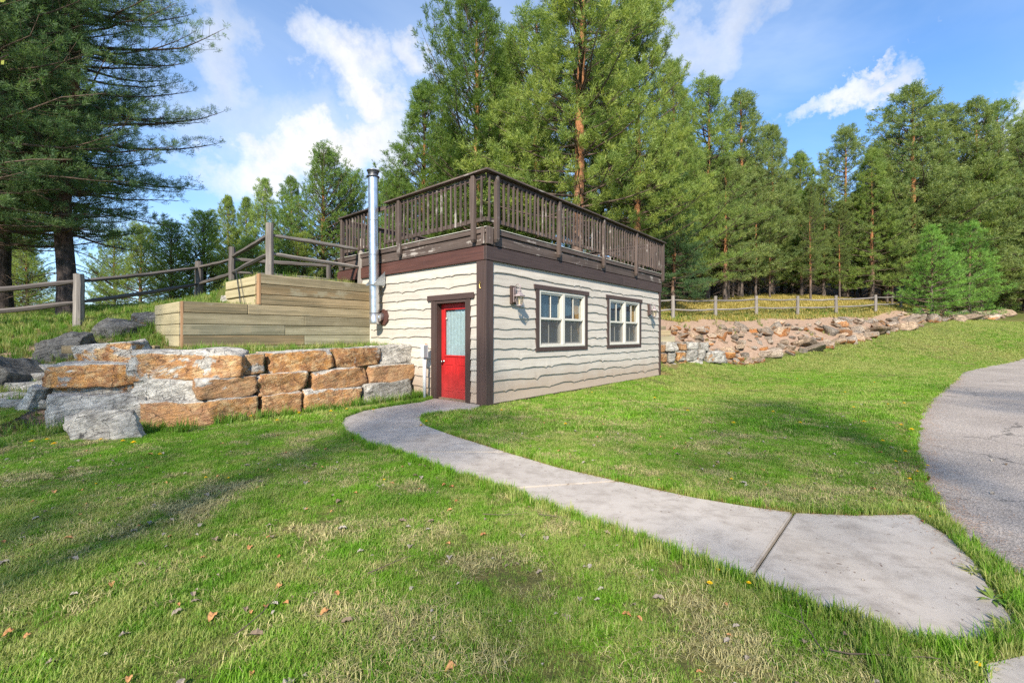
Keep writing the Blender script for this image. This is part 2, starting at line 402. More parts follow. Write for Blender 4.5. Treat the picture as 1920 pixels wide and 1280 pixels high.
grass_mat('meadow_blade', (.30, .29, .05), (.46, .39, .09), (.5, .39, .14), .2)
# ------------------------------------------------------------------ site geometry
TH = math.radians(40.3)
AX = np.array([math.sin(TH), math.cos(TH)]); BX = np.array([-math.cos(TH), math.sin(TH)])
CORNER = np.array([-.52, 8.9]); RZ = math.pi/2 - TH
def W2(u, v): return tuple(CORNER + AX*u + BX*v)
def to_local(x, y):
    d0 = x-CORNER[0]; d1 = y-CORNER[1]
    return d0*AX[0]+d1*AX[1], d0*BX[0]+d1*BX[1]

# level control points (x, y, z) of the natural ground
CP = [(-14,-12,0),(0,-14,0),(16,-12,0),(-7,0,0),(0,0,0),(8,0,0),(-4,4,0),(0,4,0),(4,4,0),(10,5,0),(-2,7.5,0),(2,8,0),(6,9,0),(14,14,0),(10,12,.02),
 (20,6,0),(30,12,.1),(25,21,.1),(34,24,.9),(3.2,12.5,0),(5.6,15.4,.02),(9,17,.05),(14,18,.08),(18,20,.15),(-5.5,5.5,0),(-7,6,0.02),
 (9.2,19,.22),(11.2,19.9,.3),(13.6,21.3,.58),(17.2,23.2,.98),(22,25.8,1.65),(26.5,28.0,2.25),(30,31.5,2.95),(34,31.7,2.6),(38.5,34.2,3.0),(24.5,24,1.0),
 (5.5,18.3,1.3),
 (7.4,20.8,2.0),(10.6,22,1.98),(14.5,24,2.0),(18.5,26,2.15),(24,29.2,2.65),
 (8.0,22.3,2.28),(10.8,23.7,2.38),(13.8,25.2,2.6),(17.1,26.7,2.68),(20.5,28.2,2.82),(24.4,29.9,3.1),
 (10.2,28,3.2),(13,36,4.25),(30,38,4.45),(45,42,4.9),(48,30,3.4),(0,30,3.5),(-4,18,2.9),(3,24,3.0),(1.5,19,2.9),(-3,13.6,2.86),(-5,12,2.8),
 (-6.3,5.7,.02),(-7.5,6.2,.12),(-8,7.8,.55),(-9,8.3,.82),(-9.6,9.2,1.16),(-10.3,10.5,1.66),(-11,9.8,1.5),(-13.3,9.5,1.45),(-9.6,11.1,1.85),(-8.6,10.3,1.7),
 (-9.3,11.9,2.1),(-9.9,14,2.58),(-13.5,13.3,1.9),(-16,12,1.8),(-18,16,2.3),(-16,18,2.7),(-20,20,2.7),(-7.8,12.4,2.7),(-5.6,13.3,2.75),(-12,28,2.7),(-30,32,2.6),
 (-14,6,.35),(-18,4,.4),(-24,10,1.2),(-24,0,.1),(-9,5,.05),(-12,4.5,.1),(60,60,5),(0,60,5),(-50,60,2.6),(-60,0,.6),(60,0,0),(0,-60,0),(-60,-60,0),(60,-60,0)]
CPA = np.array(CP, float)
def _U(r2): return np.where(r2 > 1e-12, r2*np.log(np.maximum(r2, 1e-12))*.5, 0)
def _fit():
    n = len(CPA); P = CPA[:, :2]/10; d2 = ((P[:, None]-P[None])**2).sum(-1)
    K = _U(d2) + np.eye(n)*.004; Q = np.c_[np.ones(n), P]
    A = np.zeros((n+3, n+3)); A[:n, :n] = K; A[:n, n:] = Q; A[n:, :n] = Q.T
    return np.linalg.solve(A, np.r_[CPA[:, 2], 0, 0, 0])
_WT = _fit()
def in_poly(x, y, poly):
    ins = np.zeros(x.shape, bool); n = len(poly)
    for i in range(n):
        x0, y0 = poly[i]; x1, y1 = poly[(i+1) % n]
        c = ((y0 > y) != (y1 > y)) & (x < (x1-x0)*(y-y0)/((y1-y0) or 1e-12)+x0); ins ^= c
    return ins
def poly_dist(x, y, poly, closed=True):
    d = np.full(x.shape, 1e9); n = len(poly)
    for i in range(n if closed else n-1):
        x0, y0 = poly[i]; x1, y1 = poly[(i+1) % n]; dx, dy = x1-x0, y1-y0; L = dx*dx+dy*dy+1e-12
        t = np.clip(((x-x0)*dx+(y-y0)*dy)/L, 0, 1); d = np.minimum(d, np.hypot(x-x0-t*dx, y-y0-t*dy))
    return d
BED = [W2(.3, 2.45), W2(-1.4, 2.35), W2(-4.1, 2.25), (-5.85, 7.6), (-6.9, 7.9), W2(-4.35, 4.4), W2(-4.2, 4.6), W2(.3, 4.6)]
TIER1 = [W2(.3, 4.26), W2(-4.02, 4.26), W2(-4.02, 6.2), W2(.3, 6.2)]
TIER2 = [W2(.3, 4.26), W2(-2.66, 4.26), W2(-2.66, 7.2), W2(.3, 7.2)]
STEPS = [(BED, 1.10), (TIER1, 2.0), (TIER2, 2.70)]
CAPS = [([W2(.3, 4.27), W2(-4.08, 4.27), W2(-4.3, 4.3), (-7.0, 7.35), (-7.35, 6.6), (-7.0, 5), (2, 4), (8, 9), (10, 15.2), W2(9.0, -.6), W2(8.9, .12), W2(.3, .12)], 1.08),
 ([W2(.3, 2.5), W2(-1.4, 2.4), W2(-4.1, 2.3), (-5.9, 7.6), (-6.9, 7.85), (-7.5, 6.9), (-7.0, 5), (2, 4), (8, 9), (10, 15.2), W2(9.0, -.6), W2(8.9, .12), W2(.3, .12)], 0.0)]
HOUSE = [W2(.05, .05), W2(8.75, .05), W2(8.75, 5.7), W2(.05, 5.7)]
def height(x, y):
    x = np.atleast_1d(np.asarray(x, float)); y = np.atleast_1d(np.asarray(y, float)); sh = x.shape
    X = x.ravel(); Y = y.ravel(); out = np.empty(X.size)
    for i in range(0, X.size, 20000):
        a = np.clip(X[i:i+20000], -60, 60)/10; b = np.clip(Y[i:i+20000], -60, 60)/10
        d2 = (a[:, None]-CPA[None, :, 0]/10)**2 + (b[:, None]-CPA[None, :, 1]/10)**2
        out[i:i+20000] = _U(d2)@_WT[:-3] + _WT[-3] + _WT[-2]*a + _WT[-1]*b
    # the mown front is levelled flat
    front = np.clip((9.0-Y)/3.0, 0, 1)*np.clip((X+6.2)/1.2, 0, 1)*np.clip((26-X)/6, 0, 1)
    out *= 1-front
    u, v = to_local(X, Y)
    for poly, z in CAPS:
        w = np.where(in_poly(X, Y, poly), np.clip(poly_dist(X, Y, poly)/.10+.3, 0, 1), 0)
        out = np.where(w > 0, out*(1-w)+np.minimum(out, z)*w, out)
    for poly, z in STEPS:
        w = np.where(in_poly(X, Y, poly), np.clip(poly_dist(X, Y, poly)/.08, 0, 1), 0)
        out = np.where(w > 0, out*(1-w)+np.maximum(out, z)*w, out)
    ins = (u > .1) & (u < 8.7) & (v > .1) & (v < 5.6)
    out = np.where(ins, np.minimum(out, 0.0), out)
    return out.reshape(sh)
def hz(x, y): return float(height(x, y)[0])

PATH_IN = [(-.62,9.02),(-.67,8.55),(-1.05,8.42),(-1.36,8.07),(-1.55,7.65),(-1.52,7.32),(-1.33,6.89),(-.83,6.24),(-.06,5.33),(.51,4.7),(1.03,4.27),(1.58,3.85),(1.93,3.65),(2.24,3.51),(2.67,3.46),(3.16,3.48)]
PATH_END = [(3.06,3.09),(2.87,2.73),(2.66,2.45),(2.44,2.12)]
PATH_OUT = [(2.0,1.98),(1.82,2.05),(1.7,2.2),(1.53,2.35),(1.38,2.56),(1.15,2.8),(.89,3.09),(.57,3.36),(.39,3.56),(-.05,4.05),(-.6,4.52),(-1.35,5.33),(-1.86,5.72),(-2.41,6.44),(-2.71,6.97),(-2.87,7.56),(-2.78,8.24),(-2.35,8.86),(-1.92,9.35),(-1.75,9.9)]
PATH = PATH_IN + PATH_END + PATH_OUT
SLAB2 = [(2.37,1.98),(2.02,1.90),(1.75,1.62),(1.6,1.2),(2.3,.9),(2.75,1.3),(2.9,1.75)]
DRIVE = [(30,23.2),(25.24,21.83),(21.42,19.98),(17,16.7),(13.7,13.7),(10.6,10.9),(8.45,9.0),(7.2,7.8),(6.33,6.89),(5.5,6.0),(4.88,5.33),(4.3,4.6),(3.94,4.19),(3.62,3.75),(3.41,3.46),(3.2,3.15),(3.05,2.8),(2.95,2.35),(3.0,1.6),(2.6,.6),(1.9,-1.5),(1,-6),(1,-20),(14,-22),(22,-4),(34,16)]
# rocky bank: lawn edge below, dirt above
BANK = [(5.9,15.9),(6.6,17.0),(8.0,18.2),(9.4,18.9),(11.3,19.7),(13.7,21.1),(17.2,23.0),(22,25.6),(26.5,27.8),(33.5,31.3),(38,33.6),(40,36),(33,34.5),(27,31.0),(24,29.6),(20.3,28.0),(17,26.4),(13.8,24.9),(10.6,23.4),(7.8,22.0),(4.5,20.5),(3.6,18)]

def build_ground():
    def axis(lo, hi, step, far):
        c = list(np.arange(lo, hi+1e-6, step)); s = step; p = hi
        while p < far[1]: s *= 1.22; p += s; c.append(p)
        s = step; p = lo
        while p > far[0]: s *= 1.22; p -= s; c.insert(0, p)
        return np.array(c)
    xs = axis(-12, 9, .11, (-420, 420)); ys = axis(-.5, 17, .11, (-300, 700))
    # keep the middle distance reasonably fine
    def refine(a, lo, hi, mx):
        out = [a[0]]
        for q in a[1:]:
            if q > lo and out[-1] < hi and q-out[-1] > mx:
                n = int(math.ceil((q-out[-1])/mx)); b = out[-1]
                out += [b+(q-b)*k/n for k in range(1, n+1)]
            else: out.append(q)
        return np.array(out)
    xs = refine(xs, -30, 45, .6); ys = refine(ys, -12, 60, .6)
    gx, gy = np.meshgrid(xs, ys); z = height(gx, gy)
    far = np.clip((np.hypot(gx, gy-20)-70)/150, 0, 1); z = z*(1-far)+1.0*far
    z = z + np.clip((gy-44)/90, 0, 1)*21*np.clip((gx+8)/14, 0, 1)*(1-np.clip((gy-300)/200, 0, 1)) + np.clip((gy-50)/120, 0, 1)*6*np.clip((-gx)/14, 0, 1)
    rough = np.array([mnoise.noise(Vector((a*.6, b*.6, 0))) for a, b in zip(gx.ravel(), gy.ravel())]).reshape(gx.shape)
    dfr = np.clip((gy-9)/10, 0, 1)
    z = z + rough*(.012+.05*dfr)
    bank = in_poly(gx, gy, BANK); bd = np.where(bank, np.clip(poly_dist(gx, gy, BANK)/.8, 0, 1), 0)
    fine = np.array([mnoise.fractal(Vector((a*1.3, b*1.3, 3)), 1, 2, 3) if w > 0 else 0 for a, b, w in zip(gx.ravel(), gy.ravel(), bd.ravel())]).reshape(gx.shape)
    z = z + bd*fine*.12
    for poly in (PATH, SLAB2):
        dd = np.where(in_poly(gx, gy, poly), 1, 0); z = np.where(dd > 0, np.minimum(z, -.02), z)
    dd = in_poly(gx, gy, DRIVE); z = np.where(dd, z-.05, z)
    nx, ny = len(xs), len(ys); V = np.c_[gx.ravel(), gy.ravel(), z.ravel()]
    i = np.arange(ny-1)[:, None]*nx+np.arange(nx-1)[None]; F = np.stack([i, i+1, i+nx+1, i+nx], -1).reshape(-1, 4)
    m, t = mat('lawn_soil')
    me = np_mesh('lawn', V, F, m, True)
    at = me.attributes.new('dirt', 'FLOAT', 'POINT')
    dirt = bd.copy()
    # worn earth at the foot of the walls and along the cabin
    hd = poly_dist(gx, gy, HOUSE); dirt = np.maximum(dirt, np.clip(1-(hd/.16), 0, 1))
    du = poly_dist(gx, gy, DRIVE); dirt = np.maximum(dirt, np.clip(1-(du/.14), 0, 1)*.9)
    leftd = np.maximum(np.clip(1-np.hypot(gx+9.5, gy-9.0)/2.2, 0, 1)*.7, np.clip(1.6-np.hypot((gx+8.3)/1.5, (gy-7.5)/.9), 0, 1)*.8); dirt = np.maximum(dirt, leftd)
    dirt = np.maximum(dirt, np.clip(1-np.hypot((gx+5.7)/1.2, (gy-6.05)/.35), 0, 1))
    at.data.foreach_set('value', dirt.ravel().astype(np.float32))
    at2 = me.attributes.new('meadow', 'FLOAT', 'POINT')
    md = np.clip((gy-21-0.45*(gx-8))/1.0, 0, 1)*np.clip((gx-2)/2, 0, 1)
    forest = np.clip((gy-(33+.1*gx))/4, 0, 1)
    at2.data.foreach_set('value', md.ravel().astype(np.float32))
    at3 = me.attributes.new('duff', 'FLOAT', 'POINT'); at3.data.foreach_set('value', forest.ravel().astype(np.float32))
    pos = t.node('ShaderNodeNewGeometry').outputs['Position']
    A = lambda n: t.node('ShaderNodeAttribute', attribute_name=n).outputs['Fac']
    n1 = t.noise(pos, 1.3, 6, .65); n2 = t.noise(pos, 9, 6, .7); n3 = t.noise(pos, 45, 4, .7); n0 = t.noise(pos, .35, 4, .55)
    g = t.mix(t.ramp(n2, [(.35, 0), (.65, 1)]), (.055, .085, .015), (.12, .14, .03))
    g = t.mix(t.ramp(t.math('ADD', t.math('MULTIPLY', n1, .6), t.math('MULTIPLY', n0, .4)), [(.45, 0), (.60, 1)]), g, (.19, .15, .06))
    g = t.mix(t.ramp(n3, [(.4, 0), (.75, .5)]), g, (.07, .05, .03))
    soil = t.mix(t.ramp(n2, [(.3, 0), (.7, 1)]), (.235, .155, .105), (.39, .275, .20))
    soil = t.mix(t.ramp(n3, [(.55, 0), (.7, .6)]), soil, (.18, .11, .07))
    md_c = t.mix(t.ramp(n1, [(.4, 0), (.65, 1)]), (.20, .19, .045), (.38, .29, .11))
    df_c = t.mix(n2, (.055, .04, .028), (.13, .09, .06))
    da = t.math('ADD', A('dirt'), t.math('MULTIPLY', t.math('SUBTRACT', n2, .5), .9)); da = t.ramp(da, [(.3, 0), (.5, 1)])
    c = t.mix(A('meadow'), g, md_c); c = t.mix(A('duff'), c, df_c); c = t.mix(da, c, soil)
    finish(t, c, .95, t.bump(t.math('ADD', n2, t.math('MULTIPLY', n3, .4)), .9, .04), spec=.15)
    o = link_mesh('lawn', me); tag(o, kind='structure'); return o
build_ground()

def sheet(name, poly, z, thick, m, parent=None, bevel=.012, zf=None, sub=0):
    bm = bmesh.new(); vs = [bm.verts.new((x, y, z)) for x, y in poly]; f = bm.faces.new(vs)
    if f.normal.z < 0: f.normal_flip()
    bm.normal_update()
    r = bmesh.ops.extrude_face_region(bm, geom=[f]); nv = [q for q in r['geom'] if isinstance(q, bmesh.types.BMVert)]
    for v in nv: v.co.z -= thick
    bmesh.ops.recalc_face_normals(bm, faces=bm.faces)
    if bevel:
        ed = [e for e in bm.edges if abs(e.verts[0].co.z-z) < 1e-6 and abs(e.verts[1].co.z-z) < 1e-6 and any(abs(ff.normal.z) < .5 for ff in e.link_faces)]
        bmesh.ops.bevel(bm, geom=ed, offset=bevel, segments=2, affect='EDGES')
    bmesh.ops.triangulate(bm, faces=[ff for ff in bm.faces if len(ff.verts) > 4])
    me = bpy.data.meshes.new(name); bm.to_mesh(me); bm.free()
    return link_mesh(name, me, parent, m)
def concrete():
    m, t = mat('concrete'); pos = t.node('ShaderNodeNewGeometry').outputs['Position']
    n1 = t.noise(pos, 1.2, 6, .6); n2 = t.noise(pos, 6, 7, .7); n3 = t.noise(pos, 90, 3, .7); n4 = t.noise(t.mapping(pos, (30, 30, 30)), 1, 2, .5)
    c = t.mix(t.ramp(n1, [(.3, 0), (.7, 1)]), (.36, .318, .275), (.48, .43, .38))
    c = t.mix(t.ramp(n2, [(.47, 0), (.70, .6)]), c, (.20, .165, .135))
    st = t.ramp(t.noise(t.mapping(pos, (1.5, 3.5, 1), rot=(0, 0, .7)), 1.6, 7, .7, .6), [(.56, 0), (.70, .42)]); c = t.mix(st, c, (.175, .145, .12))
    c = t.mix(t.ramp(n3, [(.62, 0), (.75, .6)]), c, (.22, .20, .18))
    c = t.mix(t.ramp(n4, [(.70, 0), (.74, .8)]), c, (.12, .08, .06))
    finish(t, c, .85, t.bump(t.math('ADD', t.math('MULTIPLY', n2, .6), t.math('MULTIPLY', n3, .25)), .35, .01), spec=.3)
    m, t = mat('asphalt'); pos = t.node('ShaderNodeNewGeometry').outputs['Position']
    n1 = t.noise(pos, .8, 5, .6); v = t.node('ShaderNodeTexVoronoi', {'Vector': pos, 'Scale': 75}); n3 = t.noise(pos, 130, 3, .7)
    c = t.mix(t.ramp(n1, [(.3, 0), (.7, 1)]), (.27, .232, .203), (.37, .322, .282))
    c = t.mix(t.ramp(t.node('ShaderNodeSeparateColor', {0: v.outputs['Color']}).outputs[0], [(0, 0), (1, 1)]), t.mix(1, c, .72, 'MULTIPLY'), t.mix(1, c, 1.35, 'MULTIPLY'))
    c = t.mix(t.ramp(n3, [(.62, 0), (.8, .6)]), c, (.06, .055, .05))
    wv = t.vmath('ADD', pos, t.vmath('MULTIPLY', t.noise(pos, 1.6, 7, .65, col=True), (.9, .9, 0)))
    ck = t.node('ShaderNodeTexVoronoi', {'Vector': t.mapping(wv, (1, 1, 0)), 'Scale': .42}, feature='DISTANCE_TO_EDGE').outputs['Distance']
    c = t.mix(t.math('MULTIPLY', t.ramp(ck, [(0, 1), (.006, 0)]), t.ramp(t.noise(pos, .5, 2), [(.45, 0), (.5, .85)])), c, (.05, .045, .04))
    c = t.mix(t.ramp(t.noise(pos, 3.5, 6, .7), [(.56, 0), (.75, .45)]), c, (.40, .33, .26))
    finish(t, c, .85, t.bump(t.math('ADD', v.outputs['Distance'], n3), .8, .008), spec=.3)
concrete()
path = empty('concrete_path'); tag(path, kind='structure')
# joints cut the walk into slabs: indices into PATH_IN and PATH_OUT
def slab_polys():
    out = PATH_OUT[::-1]     # from door to the end
    cuts = [((-1.20, 6.72), (-2.28, 6.26)), ((.02, 5.24), (-1.05, 4.98)), ((1.03, 4.27), (.02, 3.98)), ((2.24, 3.51), (1.38, 2.56))]
    def key_in(p): return PATH_IN.index(min(PATH_IN, key=lambda q: math.hypot(q[0]-p[0], q[1]-p[1])))
    def key_out(p): return out.index(min(out, key=lambda q: math.hypot(q[0]-p[0], q[1]-p[1])))
    polys = []; ia, ib = 0, 0; pa = pb = None
    for A, B in cuts:
        ja, jb = key_in(A), key_out(B)
        polys.append(PATH_IN[ia:ja+1] + out[ib:jb+1][::-1]); ia, ib = ja, jb
    polys.append(PATH_IN[ia:] + PATH_END + out[ib:][::-1])
    return polys
for pl in slab_polys():
    c = np.mean(np.array(pl), 0)
    pl2 = []
    for x, y in pl:
        d = np.array([x, y])-c; L = np.hypot(*d); q = c + d*(1-(.008 if c[0] > 1.9 else .018)/L); pl2.append(tuple(q))
    sheet('slab', pl2, .022, .09, M['concrete'], path, .010)
sheet('slab', SLAB2, .018, .09, M['concrete'], path, .010)
def build_drive():
    # asphalt sheet that follows the ground, with a ragged edge
    e = []
    for i in range(len(DRIVE)):
        x0, y0 = DRIVE[i]; x1, y1 = DRIVE[(i+1) % len(DRIVE)]; L = math.hypot(x1-x0, y1-y0); n = max(1, int(L/.12)) if i < 18 else max(1, int(L/2))
        for k in range(n):
            x = x0+(x1-x0)*k/n; y = y0+(y1-y0)*k/n
            j = mnoise.noise(Vector((x*3, y*3, 0)))*.05+mnoise.noise(Vector((x*11, y*11, 0)))*.025 if i < 18 else 0
            e.append((x+j, y-j))
    bm = bmesh.new(); vs = [bm.verts.new((x, y, 0)) for x, y in e]; bm.faces.new(vs)
    bmesh.ops.triangulate(bm, faces=bm.faces[:], ngon_method='BEAUTY')
    for v in bm.verts: v.co.z = max(0, hz(v.co.x, v.co.y)*.9)+.004
    bmesh.ops.recalc_face_normals(bm, faces=bm.faces)
    r = bmesh.ops.extrude_face_region(bm, geom=bm.faces[:])
    for q in r['geom']:
        if isinstance(q, bmesh.types.BMVert): q.co.z += .012
    bmesh.ops.recalc_face_normals(bm, faces=bm.faces)
    me = bpy.data.meshes.new('asphalt_driveway'); bm.to_mesh(me); bm.free()
    tag(link_mesh('asphalt_driveway', me, None, M['asphalt']), kind='structure')
build_drive()
# ------------------------------------------------------------------ the cabin (local frame: x along the window wall, y along the door wall)
HX, HY, Z0 = 8.84, 5.7, .04
def at_cabin(name):
    o = empty(name, (CORNER[0], CORNER[1], 0), RZ); return o
cabin = at_cabin('cabin')
tag(cabin, 'small cream cabin with wavy-edged siding, dark brown trim and a red door', 'cabin')
def wb(mb, wall, s0, s1, o0, o1, z0, z1, ch=.004):
    """box on a wall: s along the wall, o outward from it"""
    if wall == 'R': return mb.box(s0, s1, -o0, -o1, z0, z1, ch)
    return mb.box(-o0, -o1, s0, s1, z0, z1, ch)
def wpart(name, wall, s0, s1, o0, o1, z0, z1, m, parent=cabin, ch=.004):
    return wb(MB(), wall, s0, s1, o0, o1, z0, z1, ch).build(name, m, parent)
AXN = {'R': 'x', 'L': 'y'}
# core walls behind the siding, floor slab, roof
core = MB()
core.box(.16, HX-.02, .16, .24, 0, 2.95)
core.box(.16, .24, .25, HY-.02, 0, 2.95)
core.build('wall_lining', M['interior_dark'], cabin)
rear = MB(); rear.box(HX-.10, HX-.02, .02, HY, 0, 3.2); rear.box(.02, HX-.11, HY-.08, HY, 0, 3.2)
rear.build('rear_wall', M['brown_wood_z'], cabin)
MB().box(.02, HX-.12, .02, HY-.1, 2.96, 3.2).build('roof', M['interior_dark'], cabin)
MB().box(.02, HX, .02, HY, -.3, .05).build('foundation', M['dirt_brown'], cabin)

rng = random.Random(11)
def board(wall, s0, s1, k, seed, top_extra=.045):
    z0 = Z0+k*.2225; z1 = z0+.2225+top_extra
    r = random.Random(seed); L = s1-s0; n = max(2, int(L/.045)); mb = MB()
    notch = [(r.uniform(0, 8.9), r.uniform(.010, .045), r.uniform(.04, .17)) for _ in range(r.choice([7, 10, 14]))]; amp = r.uniform(.6, 1.5)
    ph = r.uniform(0, 100); vs = []
    for i in range(n+1):
        s = s0+L*i/n
        w = mnoise.noise(Vector((s*1.1, ph, 0)))*.036*amp + mnoise.noise(Vector((s*3.1, ph, 5)))*.022 + mnoise.noise(Vector((s*9, ph, 9)))*.004
        for c, d, wd in notch:
            q = abs(s-c)/wd
            if q < 1: w -= d*(1-q)**1.3
        zb = z0+w-.004 if k > 0 else z0-.005+abs(w)*.3
        pr = .043+mnoise.noise(Vector((s*2, ph, 20)))*.004
        for o, z in ((.0, zb+.004), (pr, zb), (pr+.001, zb+.012), (.010, z1), (.0, z1)):
            vs.append((s, -o, z) if wall == 'R' else (-o, s, z))
    fs = []
    for i in range(n):
        for j in range(5):
            a, b = i*5+j, i*5+(j+1) % 5; q = (a, b, b+5, a+5)
            fs.append(q if wall == 'L' else q[::-1])
    fs.append((0, 1, 2, 3, 4)); fs.append(tuple(n*5+j for j in (4, 3, 2, 1, 0)))
    mb.add(vs, fs)
    o = mb.build('siding_board', M['white_wood_'+AXN[wall]], cabin)
    o.data.polygons.foreach_set('use_smooth', [False]*len(o.data.polygons)); return o
for k in range(13):
    segs = [(.15, 8.72)]
    if k in (0, 2, 3, 11): c_ = {0: 5.3, 2: 3.4, 3: 6.2, 11: 4.5}[k]; segs = [(.15, c_-.003), (c_+.003, 8.72)]
    if 5 <= k <= 10: segs = [(.15, 1.62), (3.84, 4.99), (7.23, 8.72)]
    for s0, s1 in segs: board('R', s0, s1, k, 100+k, .02 if k == 12 or k == 4 else .045)
    segs = [(.22, 4.6)]
    if k <= 9: segs = [(.22, .43), (1.64, 4.6)]
    for s0, s1 in segs: board('L', s0, s1, k, 300+k, .02 if k == 12 else .045)
# corner posts
wpart('corner_post', 'L', .0, .215, .0, .062, -.04, 2.93, M['brown_wood_z'])
wpart('corner_post', 'R', -.062, .148, .003, .062, -.04, 2.93, M['brown_wood_z'])
wpart('corner_post', 'R', 8.72, 8.86, -.02, .06, 0, 2.93, M['brown_wood_z'])
# header beams
for s0, s1 in ((-.075, 5.95), (5.955, 8.90)):
    wpart('beam', 'R', s0, s1, .0, .075, 2.935, 3.222, M['brown_wood_x'], ch=.006)
for s0, s1 in ((.002, 5.76),):
    wpart('beam', 'L', s0, s1, .0, .073, 2.935, 3.222, M['red_brown_wood_y'], ch=.006)
wpart('skirt_board', 'R', .15, 8.72, .0, .028, -.05, .034, M['brown_wood_x'])
wpart('skirt_board', 'L', .22, .43, .0, .02, -.06, .03, M['brown_wood_y'])
wpart('skirt_board', 'L', 1.64, 2.3, .0, .02, -.06, .03, M['brown_wood_y'])
wpart('corner_trim', 'L', 4.10, 4.135, .0, .055, .9, 2.84, M['vinyl_white'])
# brass hook on the corner post
hk = MB(); hk.tube([(-.075, .10, 2.42), (-.082, .085, 2.47), (-.08, .10, 2.52), (-.082, .118, 2.47), (-.085, .10, 2.40), (-.08, .085, 2.37)], .008, 6)
hk.build('hook', M['brass'], cabin)

# windows
def curtain(mb, s0, s1, o, z0, z1, waves, amp, seed):
    r = random.Random(seed); n = int((s1-s0)/.012); ph = r.uniform(0, 9); vs = []
    for i in range(n+1):
        s = s0+(s1-s0)*i/n; d = o+amp*math.sin(s*waves*6.28+ph)+amp*.5*math.sin(s*waves*15+ph*2)
        vs += [(s, -d, z0), (s, -d, z1)]
    mb.add(vs, [(2*i, 2*i+2, 2*i+3, 2*i+1) for i in range(n)])
def make_window(s0, s1):
    """white double-hung pair in a dark casing"""
    z0, z1 = 1.15, 2.485; w = empty('window'); w.parent = cabin; mid = (s0+s1)/2; bw = M['brown_wood_x']; bz = M['brown_wood_z']; vw = M['vinyl_white']
    wpart('casing', 'R', s0-.21, s1+.20, .0, .062, z1-.005, z1+.105, bw, w)
    wpart('casing', 'R', s0-.135, s0-.003, .0, .052, z0-.10, z1-.008, bz, w)
    wpart('casing', 'R', s1+.003, s1+.135, .0, .052, z0-.10, z1-.008, bz, w)
    wpart('casing', 'R', s0-.001, s1+.001, .0, .050, z0-.10, z0-.004, bw, w)
    f = MB()
    for a, b, c, d in ((s0, s0+.055, z0, z1), (s1-.055, s1, z0, z1), (s0+.056, s1-.056, z1-.055, z1), (s0+.056, s1-.056, z0, z0+.05), (mid-.045, mid+.045, z0+.051, z1-.056)):
        wb(f, 'R', a, b, -.13, .045, c, d, .003)
    f.build('frame', vw, w)
    zm = (z0+z1)/2
    for a, b in ((s0+.056, mid-.046), (mid+.046, s1-.056)):
        us = MB()
        for p, q, c, d in ((a, a+.035, zm, z1-.056), (b-.035, b, zm, z1-.056), (a+.036, b-.036, z1-.095, z1-.056), (a+.036, b-.036, zm-.02, zm+.03)): wb(us, 'R', p, q, -.05, .022, c, d, .002)
        us.build('upper_sash', vw, w)
        wpart('muntin', 'R', (a+b)/2-.011, (a+b)/2+.011, -.02, .0, zm+.031, z1-.096, vw, w, .001)
        ls = MB()
        for p, q, c, d in ((a, a+.035, z0+.051, zm-.021), (b-.035, b, z0+.051, zm-.021), (a+.036, b-.036, z0+.051, z0+.10), (a+.036, b-.036, zm-.055, zm-.021)): wb(ls, 'R', p, q, -.085, -.03, c, d, .002)
        ls.build('lower_sash', vw, w)
        wpart('muntin', 'R', (a+b)/2-.010, (a+b)/2+.010, -.075, -.055, z0+.101, zm-.056, vw, w, .001)
        wpart('pane', 'R', a+.034, b-.034, -.032, -.026, zm+.028, z1-.094, M['window_glass'], w, 0)
        wpart('pane', 'R', a+.034, b-.034, -.062, -.058, z0+.099, zm-.054, M['window_glass'], w, 0)
        sc = MB(); sc.add([(a+.01, .012, z0+.06), (b-.01, .012, z0+.06), (b-.01, .012, zm-.03), (a+.01, .012, zm-.03)], [(0, 1, 2, 3)])
        sc.build('insect_screen', M['insect_screen'], w)
        wpart('screen_frame', 'R', a+.006, b-.006, -.022, -.002, z0+.052, z0+.070, vw, w, .001)
    c1 = MB(); curtain(c1, s0+.05, mid+.10, -.118, z0+.04, z1-.04, 7, .008, int(s0*10)); c1.build('curtain', M['curtain_blue'], w)
    c3 = MB(); curtain(c3, mid+.10, s1-.36, -.116, z0+.04, z1-.04, 8, .008, int(s0*13)); c3.build('curtain', M['curtain_blue'], w)
    # drape pulled to one side; orange light on its fold painted as tan
    c2 = MB(); n = 24; vs = []
    for i in range(n+1):
        z = z1-.05-(z1-.05-(z0+.28))*i/n; wd = .34*(1-i/n)**.8+.02; vs += [(s1-.06-wd, .108+.006*math.sin(i), z), (s1-.05-wd*.15, .104, z)]
    c2.add(vs, [(2*i, 2*i+1, 2*i+3, 2*i+2) for i in range(n)]); c2.build('curtain', M['curtain_lit_fold'], w)
    c4 = MB(); curtain(c4, s1-.40, s1-.05, -.122, z0+.04, z1-.04, 8, .004, 5); c4.build('curtain', M['curtain_grey'], w)
    return w
make_window(1.733, 3.745); make_window(5.10, 7.12)

